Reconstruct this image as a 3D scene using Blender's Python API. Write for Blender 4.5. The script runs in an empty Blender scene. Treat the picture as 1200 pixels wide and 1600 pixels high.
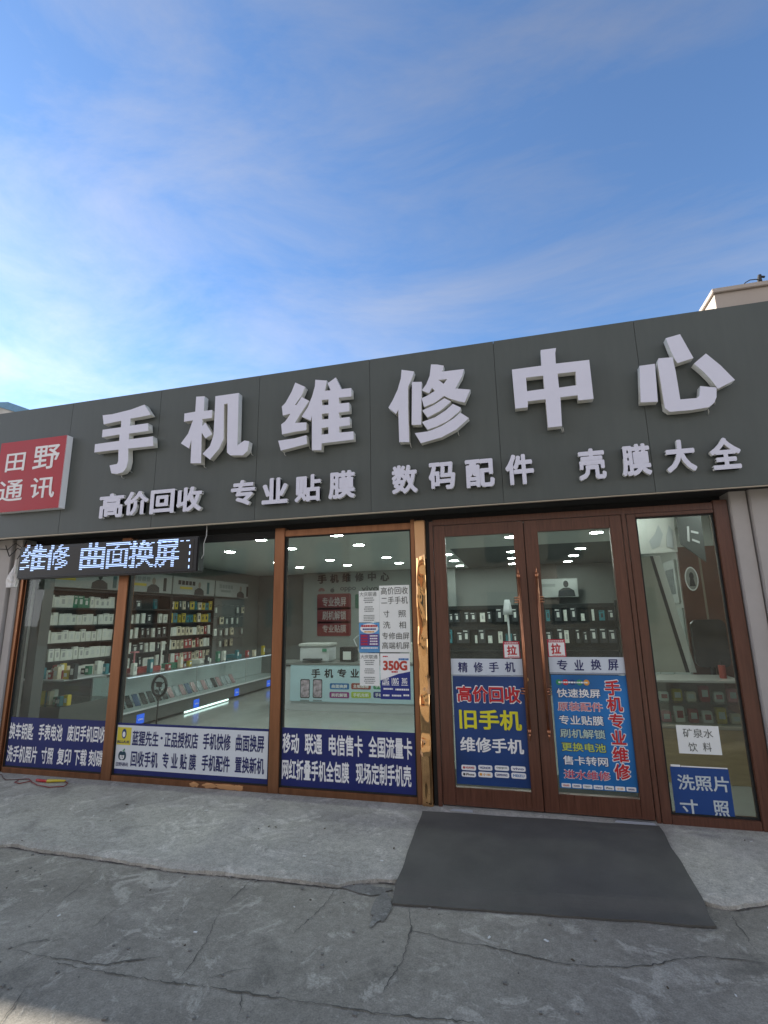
import bpy, bmesh, math, random
from mathutils import Vector, Matrix, noise
R=math.radians
rnd=random.Random(7)
sc=bpy.context.scene
COL=sc.collection
# ---------------------------------------------------------------- camera, sky, sun, exposure
cam_d=bpy.data.cameras.new('camera'); cam=bpy.data.objects.new('camera',cam_d); COL.objects.link(cam); sc.camera=cam
cam_d.sensor_fit='VERTICAL'; cam_d.sensor_height=24; cam_d.lens=775/1600*24; cam_d.clip_start=.05; cam_d.clip_end=3000
CR_=[[0.967767,0.251353,-0.015777],[-0.06689,0.196133,-0.978293],[-0.242802,0.947815,0.206624]]
m=Matrix.Identity(4)
for i in range(3):
    m[i][0]=CR_[0][i]; m[i][1]=-CR_[1][i]; m[i][2]=-CR_[2][i]
m.translation=(0,-4.35402,1.5); cam.matrix_world=m
SUN_EL,SUN_AZ=R(22),R(-77.0)      # azimuth measured from +Y, clockwise
w=bpy.data.worlds.new('World'); sc.world=w; w.use_nodes=True
nt=w.node_tree; nt.nodes.clear()
N=nt.nodes.new; L=nt.links.new
out=N('ShaderNodeOutputWorld'); bg=N('ShaderNodeBackground'); sky=N('ShaderNodeTexSky')
sky.sky_type='NISHITA'; sky.sun_disc=False; sky.sun_elevation=SUN_EL; sky.sun_rotation=SUN_AZ
sky.altitude=100; sky.air_density=1.0; sky.dust_density=.15; sky.ozone_density=2.6
tc=N('ShaderNodeTexCoord'); mp=N('ShaderNodeMapping'); mp.inputs['Rotation'].default_value=(0,0,R(25)); mp.inputs['Scale'].default_value=(.55,1.35,2.2)
n1=N('ShaderNodeTexNoise'); n1.inputs['Scale'].default_value=3.1; n1.inputs['Detail'].default_value=9; n1.inputs['Roughness'].default_value=.64; n1.inputs['Distortion'].default_value=.4
r1=N('ShaderNodeMapRange'); r1.inputs['From Min'].default_value=.40; r1.inputs['From Max'].default_value=.80; r1.inputs['To Max'].default_value=.46
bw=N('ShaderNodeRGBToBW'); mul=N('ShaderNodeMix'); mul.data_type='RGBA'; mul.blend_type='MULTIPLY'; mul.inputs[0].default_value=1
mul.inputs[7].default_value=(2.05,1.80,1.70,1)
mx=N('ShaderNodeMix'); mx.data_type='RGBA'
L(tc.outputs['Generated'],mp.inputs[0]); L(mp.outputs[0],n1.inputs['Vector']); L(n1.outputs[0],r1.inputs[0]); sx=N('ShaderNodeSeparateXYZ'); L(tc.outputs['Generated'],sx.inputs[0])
rb=N('ShaderNodeMapRange'); rb.inputs['From Min'].default_value=.15; rb.inputs['From Max'].default_value=-.7; rb.inputs['To Max'].default_value=.95; L(sx.outputs['Y'],rb.inputs[0])  # unseen thicker cloud behind the camera, added to neutralise light on the shop front
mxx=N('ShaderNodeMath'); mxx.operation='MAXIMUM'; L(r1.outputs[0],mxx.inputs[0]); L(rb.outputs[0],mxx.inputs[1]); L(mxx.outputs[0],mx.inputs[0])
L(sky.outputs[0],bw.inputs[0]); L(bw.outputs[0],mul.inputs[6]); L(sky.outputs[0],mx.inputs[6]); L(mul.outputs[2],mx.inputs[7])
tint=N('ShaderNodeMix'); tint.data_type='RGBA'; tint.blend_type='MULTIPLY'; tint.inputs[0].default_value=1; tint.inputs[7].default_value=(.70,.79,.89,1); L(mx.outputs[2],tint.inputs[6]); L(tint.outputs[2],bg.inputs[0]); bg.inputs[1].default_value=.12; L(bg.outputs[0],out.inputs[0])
sd=bpy.data.lights.new('sun','SUN'); sd.energy=4.6; sd.angle=R(.5); sd.color=(1,.93,.82)
so=bpy.data.objects.new('sun',sd); COL.objects.link(so)
sdir=Vector((math.sin(SUN_AZ)*math.cos(SUN_EL),math.cos(SUN_AZ)*math.cos(SUN_EL),math.sin(SUN_EL)))
so.rotation_euler=sdir.to_track_quat('Z','Y').to_euler(); so.location=sdir*60
sc.view_settings.view_transform='Standard'; sc.view_settings.look='None'; sc.view_settings.exposure=1.3; sc.view_settings.gamma=1
sc.cycles.use_denoising=True; sc.cycles.max_bounces=8; sc.cycles.transparent_max_bounces=24; sc.cycles.sample_clamp_indirect=6
sc.cycles.caustics_reflective=False; sc.cycles.caustics_refractive=False

BIG={"手":[[[-4.0806,3.6296],[-3.9618,3.6264],[-3.7311,3.6493],[-3.5673,3.6845],[-3.5269,3.6285],[-3.4772,3.5624],[-3.5979,3.5534],[-3.7241,3.5496],[-3.7209,3.4701],[-3.5031,3.473],[-3.4898,3.3889],[-3.724,3.384],[-3.7207,3.3211],[-3.4323,3.3238],[-3.4156,3.2194],[-3.7172,3.223],[-3.7034,3.0956],[-3.7161,3.0205],[-3.7546,2.9754],[-3.8229,2.9633],[-3.8945,2.9758],[-3.926,3.063],[-3.835,3.0698],[-3.8244,3.0995],[-3.835,3.2242],[-4.1359,3.2235],[-4.1382,3.3138],[-3.8367,3.318],[-3.8412,3.3892],[-4.0594,3.3815],[-4.0604,3.4645],[-3.8322,3.4671],[-3.8366,3.5392],[-4.055,3.5248]]],"机":[[[-2.956,3.6914],[-2.8618,3.6836],[-2.8577,3.5263],[-2.7655,3.5255],[-2.7634,3.442],[-2.8683,3.4424],[-2.8665,3.3682],[-2.8331,3.4005],[-2.7494,3.2711],[-2.8221,3.2345],[-2.8667,3.3006],[-2.853,2.9844],[-2.9705,2.9956],[-2.977,3.2363],[-2.9982,3.149],[-3.0962,3.213],[-3.0214,3.3058],[-2.9758,3.4416],[-3.0776,3.4384],[-3.0794,3.5261],[-2.956,3.5309]],[[-2.7373,3.6671],[-2.4791,3.6676],[-2.4674,3.1858],[-2.4676,3.1277],[-2.3929,3.1676],[-2.3435,3.1536],[-2.3545,3.0626],[-2.4042,3.0204],[-2.5396,3.0338],[-2.5755,3.0663],[-2.5957,3.5723],[-2.6353,3.5698],[-2.6194,3.2095],[-2.6611,3.1187],[-2.7567,3.0116],[-2.8435,3.0786],[-2.7656,3.1515],[-2.7328,3.2588],[-2.7345,3.4913]]],"维":[[[-1.8806,3.6933],[-1.779,3.6354],[-1.8122,3.5558],[-1.8797,3.4671],[-1.8622,3.4614],[-1.8118,3.5358],[-1.7359,3.488],[-1.8172,3.3762],[-1.8755,3.2855],[-1.7596,3.2761],[-1.7583,3.2005],[-1.8778,3.1972],[-2.0029,3.1859],[-2.0146,3.2865],[-1.9759,3.3101],[-1.9295,3.3686],[-1.9256,3.3835],[-1.9996,3.3728],[-2.0137,3.4651],[-1.9768,3.4994],[-1.9179,3.6004]],[[-2.0403,3.1267],[-1.8763,3.1325],[-1.7574,3.1503],[-1.7491,3.0666],[-1.8743,3.0466],[-2.0113,3.0274]],[[-1.6763,3.6932],[-1.5607,3.6681],[-1.5672,3.6345],[-1.581,3.5677],[-1.5244,3.5659],[-1.552,3.641],[-1.4721,3.6873],[-1.4173,3.5624],[-1.3221,3.5603],[-1.3182,3.4772],[-1.442,3.481],[-1.4377,3.4215],[-1.3429,3.4201],[-1.3389,3.3339],[-1.4415,3.3341],[-1.4331,3.2791],[-1.339,3.2801],[-1.335,3.1991],[-1.437,3.1969],[-1.4368,3.1395],[-1.3028,3.1367],[-1.2991,3.0593],[-1.6051,3.0554],[-1.6085,2.9905],[-1.7002,2.9998],[-1.7053,3.3328],[-1.7173,3.2879],[-1.8079,3.341],[-1.7494,3.4231],[-1.7041,3.537],[-1.6797,3.6286]],[[-1.6097,3.4801],[-1.5423,3.4772],[-1.5435,3.4224],[-1.6049,3.426]],[[-1.6082,3.342],[-1.5412,3.3422],[-1.5424,3.2839],[-1.606,3.2873]],[[-1.6084,3.2042],[-1.5418,3.2049],[-1.5413,3.1388],[-1.6077,3.1396]]],"修":[[[-0.8448,3.6718],[-0.7322,3.6388],[-0.7481,3.5892],[-0.7905,3.4988],[-0.7954,3.3127],[-0.7935,2.9815],[-0.8824,2.991],[-0.8842,3.2936],[-0.9054,3.2546],[-0.9736,3.3238],[-0.9319,3.3911],[-0.8858,3.4849],[-0.8541,3.5889]],[[-0.7531,3.5397],[-0.6668,3.5298],[-0.6831,3.1287],[-0.7679,3.1371]],[[-0.577,3.6838],[-0.5259,3.6753],[-0.4664,3.6555],[-0.4751,3.6146],[-0.4877,3.6004],[-0.2908,3.5964],[-0.3113,3.5299],[-0.3749,3.4263],[-0.2473,3.3976],[-0.3006,3.2851],[-0.3529,3.3044],[-0.4204,3.3355],[-0.4745,3.3702],[-0.5534,3.3193],[-0.6532,3.2886],[-0.6718,3.3723],[-0.607,3.3976],[-0.5515,3.4279],[-0.5765,3.4593],[-0.6044,3.4124],[-0.668,3.4475],[-0.6248,3.5025],[-0.5937,3.5746]],[[-0.5174,3.5269],[-0.4402,3.5235],[-0.4734,3.4828]],[[-0.4719,3.3482],[-0.416,3.3104],[-0.5147,3.2363],[-0.6248,3.1884],[-0.6698,3.2593],[-0.5684,3.2951]],[[-0.4018,3.2864],[-0.3353,3.2433],[-0.3419,3.2185],[-0.4496,3.1365],[-0.5479,3.0969],[-0.6287,3.0769],[-0.6753,3.1522],[-0.5585,3.1826],[-0.4662,3.234]],[[-0.3409,3.1979],[-0.2725,3.1408],[-0.3852,3.0492],[-0.5104,2.9946],[-0.692,2.9598],[-0.7418,3.0566],[-0.6187,3.0611],[-0.5064,3.0957],[-0.4009,3.1526]]],"中":[[[0.3533,3.6747],[0.4761,3.6734],[0.4662,3.631],[0.4631,3.5332],[0.7218,3.5273],[0.7224,3.1853],[0.6077,3.1865],[0.6058,3.232],[0.4735,3.2321],[0.4647,2.9834],[0.3568,2.9821],[0.3579,3.2297],[0.2172,3.2303],[0.2133,3.1776],[0.1133,3.1774],[0.1099,3.5315],[0.3499,3.5322]],[[0.2178,3.4425],[0.3555,3.4407],[0.3557,3.3223],[0.2173,3.3197]],[[0.4694,3.4421],[0.6092,3.4395],[0.6046,3.3198],[0.4702,3.3172]]],"心":[[[1.0857,3.419],[1.1972,3.4201],[1.181,3.1013],[1.0597,3.1109],[1.0748,3.2918]],[[1.2281,3.4622],[1.3275,3.4561],[1.3344,3.3314],[1.3372,3.0997],[1.4487,3.0963],[1.4693,3.1122],[1.4858,3.1906],[1.5925,3.1624],[1.5821,3.0861],[1.5613,3.0446],[1.5205,3.0131],[1.4029,3.0044],[1.2536,3.0081],[1.2231,3.0433],[1.2174,3.4264]],[[1.2996,3.6257],[1.4033,3.6438],[1.4699,3.4277],[1.3558,3.4014],[1.3413,3.4384],[1.3214,3.5118]],[[1.5595,3.4521],[1.6441,3.3385],[1.7215,3.2074],[1.6002,3.1517],[1.5629,3.2375],[1.5173,3.312],[1.467,3.3806]]]}
SMALL=[["高",-4.0384,2.5072,-3.7356,2.7722],["价",-3.734,2.516,-3.4436,2.7708],["回",-3.4278,2.5108,-3.1442,2.7642],["收",-3.1244,2.511,-2.8377,2.768],["专",-2.5329,2.5291,-2.275,2.7871],["业",-2.2083,2.5211,-1.9412,2.7802],["贴",-1.8777,2.5173,-1.6192,2.7822],["膜",-1.5502,2.5203,-1.2945,2.7895],["数",-0.9644,2.5209,-0.7317,2.7892],["码",-0.6398,2.5325,-0.4083,2.7839],["配",-0.3287,2.5246,-0.0854,2.7807],["件",-0.0,2.5221,0.2289,2.7915],["壳",0.5618,2.515,0.7707,2.7842],["膜",0.8806,2.5211,1.0934,2.7868],["大",1.1918,2.5239,1.4016,2.7888],["全",1.4917,2.5165,1.7006,2.7736]]
RED_=[["田",-5.3146,3.1127,-5.05,3.3207],["野",-4.9378,3.1016,-4.5908,3.3683],["通",-5.3634,2.7782,-5.022,3.0124],["讯",-4.9232,2.7811,-4.5985,3.0131]]
LED=[["维",-5.0535,2.0239,-4.7237,2.3097],["修",-4.7255,2.0297,-4.4182,2.293],["曲",-4.2822,2.0127,-3.9789,2.2917],["面",-3.9737,2.0147,-3.6837,2.2791],["换",-3.6862,2.0102,-3.4002,2.2831],["屏",-3.392,2.0036,-3.1111,2.2794]]
W1=[[-5.2084,0.051,-4.0063,0.5325],[["换车钥匙",-5.1994,0.3165,-4.8872,0.4786],["手表电池",-4.8191,0.321,-4.5182,0.4792],["废旧手机回收",-4.4562,0.3273,-3.9931,0.4798],["洗手机照片",-5.1942,0.099,-4.8058,0.2593],["寸照",-4.7514,0.102,-4.6023,0.2599],["复印",-4.5517,0.1052,-4.382,0.2602],["下载",-4.3475,0.1079,-4.1927,0.2605],["刻碟",-4.1677,0.1108,-3.9909,0.2608]]]
W2=[[-3.8792,0.0633,-2.2269,0.5213],[["蓝猩先生",-3.6788,0.32,-3.3805,0.4558],["正品授权店",-3.3147,0.3204,-2.9516,0.4595],["手机快修",-2.8991,0.3207,-2.6098,0.4637],["曲面换屏",-2.5573,0.321,-2.2718,0.4672],["回收手机",-3.675,0.1346,-3.3728,0.2741],["专 业 贴 膜",-3.3244,0.1371,-2.9599,0.2754],["手机配件",-2.9006,0.1391,-2.6085,0.2769],["置换新机",-2.5562,0.1411,-2.265,0.2782]],[-3.8756,0.1061,-2.2283,0.5048],[-3.8521,0.3227,-3.6944,0.4814],[-3.8213,0.1853,-3.7325,0.2843],[["田野通讯",-3.8408,0.1307,-3.7018,0.1653]],[["BLUUE",-3.8437,0.3377,-3.7049,0.3622]]]
W3=[[-2.1127,0.0611,-0.8734,0.541],[["移动",-2.0916,0.3289,-1.933,0.4967],["联通",-1.8785,0.3293,-1.7148,0.4979],["电信售卡",-1.6531,0.3298,-1.3431,0.4992],["全国流量卡",-1.2924,0.3305,-0.9113,0.5012],["网红折叠手机全包膜",-2.0908,0.1155,-1.4672,0.2831],["现场定制手机壳",-1.4058,0.1195,-0.9249,0.2866]]]
PA=[[-1.1784,1.1948,-0.9012,1.7752],[["高价回收",-1.1625,1.6945,-0.9146,1.7602],["二手手机",-1.1603,1.6108,-0.9168,1.6748],["寸",-1.1417,1.4954,-1.0869,1.5558],["照",-1.005,1.4931,-0.9364,1.5533],["洗",-1.1466,1.3981,-1.0803,1.4594],["相",-1.0005,1.3968,-0.9389,1.4575],["专修曲屏",-1.1566,1.3043,-0.9117,1.3639],["高端机屏",-1.1578,1.2221,-0.9139,1.2817]]]
PB=[[-1.3714,1.453,-1.177,1.7329],[["大庆联通",-1.3646,1.6824,-1.2032,1.7229]]]
PC=[[-1.3703,1.1905,-1.1792,1.4514]]
PD=[[-1.3668,0.9122,-1.1806,1.1874],[["大庆联通",-1.3592,1.1391,-1.2019,1.173]]]
PE=[[-1.1772,0.804,-0.9119,1.1879],[["350G",-1.1519,1.0426,-0.9365,1.1238],["220G",-1.1625,0.928,-1.1007,0.9789],["100G",-1.0767,0.9294,-1.0156,0.9801],["30G",-0.9868,0.9337,-0.9394,0.9813]]]
H1=[[-0.5577,1.0149,0.0336,1.1433],[["精",-0.4988,1.0329,-0.4195,1.116],["修",-0.3686,1.0343,-0.2926,1.1168],["手",-0.2437,1.0374,-0.1642,1.1176],["机",-0.1138,1.0388,-0.0328,1.1201]]]
B1=[[-0.5493,0.1709,0.0277,1.0051],[["高价回收",-0.5164,0.7983,-0.0053,0.9252],["旧手机",-0.5075,0.5894,-0.0104,0.7431],["维修手机",-0.5091,0.4157,-0.0068,0.5275]],[["HUAWEI",-0.5074,0.2764,-0.3911,0.315],["HONOR",-0.3722,0.282,-0.2614,0.3206],["oppo",-0.2426,0.2876,-0.132,0.3243],["vivo",-0.1166,0.2886,-0.0049,0.3264],["iPhone",-0.5081,0.2271,-0.3938,0.2653],["小米",-0.3749,0.2316,-0.2628,0.2711],["SAMSUNG",-0.2456,0.2361,-0.1338,0.2752],["MEIZU",-0.1167,0.2362,-0.004,0.2779]]]
LA1=[[-0.1178,1.1485,0.0158,1.2837],[["拉",-0.0885,1.1734,-0.0104,1.2513]]]
LA2=[[0.2333,1.1606,0.3737,1.2988],[["拉",0.2614,1.1825,0.3361,1.2671]]]
H2=[[0.2359,1.0406,0.8156,1.1597],[["专",0.2958,1.0561,0.3757,1.1388],["业",0.4271,1.0573,0.4975,1.1394],["换",0.5519,1.0618,0.6269,1.1433],["屏",0.6766,1.0603,0.7526,1.1441]]]
B2=[[0.242,0.1904,0.7985,1.0219],[["快速换屏",0.2774,0.8519,0.5985,0.9184],["原装配件",0.2767,0.7528,0.6053,0.8163],["专业贴膜",0.2764,0.65,0.6025,0.7185],["刷机解锁",0.2758,0.553,0.6061,0.62],["更换电池",0.2797,0.4567,0.6009,0.5198],["售卡转网",0.2823,0.3589,0.6057,0.4236],["进水维修",0.2812,0.2607,0.6103,0.3223]],[["手",0.6363,0.8729,0.7489,0.9869],["机",0.6404,0.7556,0.7524,0.8656],["专",0.6441,0.6379,0.7477,0.7426],["业",0.6477,0.5187,0.7506,0.6213],["维",0.6434,0.3934,0.7542,0.5013],["修",0.6439,0.2744,0.7552,0.383]],[0.2754,0.9433,0.5283,0.9896]]
PW=[[1.1045,0.4777,1.3853,0.6741],[["矿泉水",1.1456,0.5905,1.344,0.6524],["饮",1.1706,0.4939,1.229,0.5557],["料",1.2669,0.4982,1.3213,0.5598]]]
PBL=[[1.0302,0.0542,1.4106,0.3835],[["洗照片",1.0686,0.2304,1.4014,0.3337],["寸",1.0657,0.0547,1.1816,0.1685],["照",1.2802,0.0639,1.3808,0.1726]]]
CP=[[-3.7362,0.1532,-1.6905,0.7086],[["手",-3.3554,0.526,-3.1964,0.6705],["机",-3.1264,0.5291,-2.9702,0.6726],["专",-2.9003,0.538,-2.7407,0.6748],["业",-2.671,0.5409,-2.5268,0.6769],["维",-2.4509,0.5468,-2.3032,0.6819]],[["曲面换屏",-3.0275,0.3532,-2.6936,0.4475],["主板维修",-2.6588,0.3602,-2.3268,0.4534],["手机解锁",-2.2857,0.367,-1.9709,0.4594],["刷机解锁",-3.0329,0.2174,-2.6937,0.3124],["手机充新",-2.6591,0.2258,-2.3282,0.3199],["手机回收",-2.2873,0.234,-1.9736,0.3273]],[["p",-3.5508,0.2044,-3.3808,0.5036],["p",-3.3267,0.2095,-3.1605,0.5067]]]
BW=[[["手",-4.7109,2.3276,-4.4755,2.5436],["机",-4.3808,2.3355,-4.1591,2.5498],["维",-4.0644,2.3432,-3.8466,2.5563],["修",-3.7331,2.3458,-3.5193,2.5575],["中",-3.4062,2.3487,-3.2055,2.5587],["心",-3.0928,2.3379,-2.8778,2.547]],[["oppo",-4.1207,2.1095,-3.7161,2.2273],["vivo",-3.5758,2.1113,-3.1537,2.2374]],[["专业换屏",-4.7233,1.7496,-3.8475,2.012],["刷机解锁",-4.7188,1.425,-3.8481,1.6787],["专业贴膜",-4.7144,1.1253,-3.8485,1.3492]],[["a",-4.3928,2.098,-4.2628,2.2265],["h",-4.6825,2.1054,-4.536,2.2261]],[["r",-3.7398,1.757,-3.5696,1.996]]]
EDGE=[[-3.605,-1.281],[-3.525,-1.253],[-3.244,-1.278],[-2.714,-1.281],[-2.137,-1.307],[-1.839,-1.282],[-1.418,-1.267],[-1.098,-1.259],[-0.985,-1.182],[-0.897,-1.147],[0.857,-0.985],[0.963,-1.009],[1.024,-1.004],[1.21,-0.909]]
CR=[[[-2.506,-2.145],[-2.461,-2.11],[-2.426,-2.065],[-2.359,-2.037],[-2.271,-2.009]],[[-2.426,-2.131],[-2.321,-2.137],[-2.211,-2.135],[-2.054,-2.128],[-1.931,-2.126],[-1.84,-2.072],[-1.775,-2.046],[-1.702,-2.006]],[[-1.431,-2.104],[-1.358,-2.046],[-1.288,-2.003],[-1.227,-1.969]],[[-1.108,-1.202],[-1.112,-1.378],[-1.133,-1.538],[-1.157,-1.629],[-1.178,-1.72]],[[-1.64,-1.225],[-1.65,-1.414],[-1.658,-1.597],[-1.566,-1.88],[-1.542,-2.014],[-1.534,-2.117]],[[-2.205,-1.657],[-2.21,-1.722],[-2.221,-1.8],[-2.209,-1.897]],[[-2.165,-2.264],[-2.132,-2.344],[-2.092,-2.433],[-2.058,-2.5]],[[-2.167,-2.159],[-1.968,-2.16],[-1.798,-2.158],[-1.686,-2.153],[-1.576,-2.147],[-1.395,-2.134],[-1.245,-2.128],[-1.07,-2.124],[-0.876,-2.114],[-0.739,-2.113],[-0.597,-2.103]],[[-1.232,-2.125],[-1.183,-2.203],[-1.151,-2.287]],[[-3.207,-1.219],[-3.241,-1.391],[-3.262,-1.546]],[[-2.715,-1.275],[-2.603,-1.61],[-2.544,-1.946]],[[-0.611,-1.559],[-0.503,-1.573],[-0.359,-1.603],[-0.224,-1.596],[-0.05,-1.625],[0.102,-1.645],[0.292,-1.622],[0.403,-1.59],[0.516,-1.549],[0.622,-1.492],[0.726,-1.45],[0.858,-1.437],[0.982,-1.441]],[[-0.664,-1.34],[-0.613,-1.546],[-0.604,-1.775],[-0.64,-1.987]],[[0.983,-0.937],[0.977,-1.059],[0.971,-1.171],[0.971,-1.344],[0.987,-1.429]],[[-0.61,-2.103],[-0.534,-2.093],[-0.458,-2.092],[-0.36,-2.077],[-0.25,-2.067]],[[-0.731,-1.638],[-0.667,-1.636],[-0.634,-1.641]]]
MAT=[[-0.808,-0.141],[0.889,-0.071],[0.861,-1.205],[-0.759,-1.36]]
RINGP=(-4.178,0.732
)
# ---------------------------------------------------------------- materials
MATS={}
def mat(name,col,rough=.6,metal=0,emit=None,es=1,spec=.5,var=0,vs=6,bump=0,bs=40,detail=5,stretch=(1,1,1)):
    if name in MATS: return MATS[name]
    M=bpy.data.materials.new(name); M.use_nodes=True; t=M.node_tree; b=t.nodes['Principled BSDF']
    b.inputs['Base Color'].default_value=(*col,1); b.inputs['Roughness'].default_value=rough; b.inputs['Metallic'].default_value=metal
    b.inputs['Specular IOR Level'].default_value=spec
    if emit: b.inputs['Emission Color'].default_value=(*emit,1); b.inputs['Emission Strength'].default_value=es
    if var or bump:
        c=t.nodes.new('ShaderNodeTexCoord'); mp=t.nodes.new('ShaderNodeMapping'); mp.inputs['Scale'].default_value=stretch
        t.links.new(c.outputs['Object'],mp.inputs[0])
    if var:
        n=t.nodes.new('ShaderNodeTexNoise'); n.inputs['Scale'].default_value=vs; n.inputs['Detail'].default_value=detail; n.inputs['Roughness'].default_value=.65
        cr=t.nodes.new('ShaderNodeValToRGB'); e=cr.color_ramp.elements
        e[0].position=.28; e[1].position=.72
        e[0].color=(*[max(0,x*(1-var)) for x in col],1); e[1].color=(*[min(1,x*(1+var)) for x in col],1)
        t.links.new(mp.outputs[0],n.inputs['Vector']); t.links.new(n.outputs[0],cr.inputs[0]); t.links.new(cr.outputs[0],b.inputs['Base Color'])
        mr=t.nodes.new('ShaderNodeMapRange'); mr.inputs['To Min'].default_value=max(.02,rough-.12); mr.inputs['To Max'].default_value=min(1,rough+.12)
        t.links.new(n.outputs[0],mr.inputs[0]); t.links.new(mr.outputs[0],b.inputs['Roughness'])
    if bump:
        n2=t.nodes.new('ShaderNodeTexNoise'); n2.inputs['Scale'].default_value=bs; n2.inputs['Detail'].default_value=6
        bp=t.nodes.new('ShaderNodeBump'); bp.inputs['Strength'].default_value=bump; bp.inputs['Distance'].default_value=.01
        t.links.new(mp.outputs[0],n2.inputs['Vector']); t.links.new(n2.outputs[0],bp.inputs['Height']); t.links.new(bp.outputs[0],b.inputs['Normal'])
    MATS[name]=M; return M
def glass_mat(name,tint,f0=.045,mult=1.0):
    M=bpy.data.materials.new(name); M.use_nodes=True; t=M.node_tree; t.nodes.clear()
    o=t.nodes.new('ShaderNodeOutputMaterial'); tr=t.nodes.new('ShaderNodeBsdfTransparent'); tr.inputs[0].default_value=(*tint,1)
    g=t.nodes.new('ShaderNodeBsdfGlossy'); g.inputs['Roughness'].default_value=.012
    lw=t.nodes.new('ShaderNodeLayerWeight'); p=t.nodes.new('ShaderNodeMath'); p.operation='POWER'; p.inputs[1].default_value=5
    a=t.nodes.new('ShaderNodeMath'); a.operation='MULTIPLY_ADD'; a.inputs[1].default_value=1-f0; a.inputs[2].default_value=f0
    mm=t.nodes.new('ShaderNodeMath'); mm.operation='MULTIPLY'; mm.inputs[1].default_value=mult
    # slightly wavy sheet so that reflections break up as in float glass
    c=t.nodes.new('ShaderNodeTexCoord'); n=t.nodes.new('ShaderNodeTexNoise'); n.inputs['Scale'].default_value=1.3; bp=t.nodes.new('ShaderNodeBump'); bp.inputs['Strength'].default_value=.12; bp.inputs['Distance'].default_value=.02
    t.links.new(c.outputs['Object'],n.inputs['Vector']); t.links.new(n.outputs[0],bp.inputs['Height']); t.links.new(bp.outputs[0],g.inputs['Normal'])
    df=t.nodes.new('ShaderNodeBsdfDiffuse'); df.inputs[0].default_value=(.6,.6,.58,1); n2=t.nodes.new('ShaderNodeTexNoise'); n2.inputs['Scale'].default_value=3.5; n2.inputs['Detail'].default_value=8; n2.inputs['Distortion'].default_value=1.5
    dr=t.nodes.new('ShaderNodeMapRange'); dr.inputs['From Min'].default_value=.42; dr.inputs['From Max'].default_value=.75; dr.inputs['To Min'].default_value=.004; dr.inputs['To Max'].default_value=.028; dx=t.nodes.new('ShaderNodeMixShader')
    t.links.new(c.outputs['Object'],n2.inputs['Vector']); t.links.new(n2.outputs[0],dr.inputs[0]); t.links.new(dr.outputs[0],dx.inputs[0]); t.links.new(tr.outputs[0],dx.inputs[1]); t.links.new(df.outputs[0],dx.inputs[2])
    mx=t.nodes.new('ShaderNodeMixShader')
    t.links.new(lw.outputs['Facing'],p.inputs[0]); t.links.new(p.outputs[0],a.inputs[0]); t.links.new(a.outputs[0],mm.inputs[0]); t.links.new(mm.outputs[0],mx.inputs[0])
    t.links.new(dx.outputs[0],mx.inputs[1]); t.links.new(g.outputs[0],mx.inputs[2]); t.links.new(mx.outputs[0],o.inputs[0])
    return M
GLASS=glass_mat('shop_glass',(.88,.93,.90),.027)
CASE_GLASS=glass_mat('case_glass',(.92,.96,.95),.04)

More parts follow.
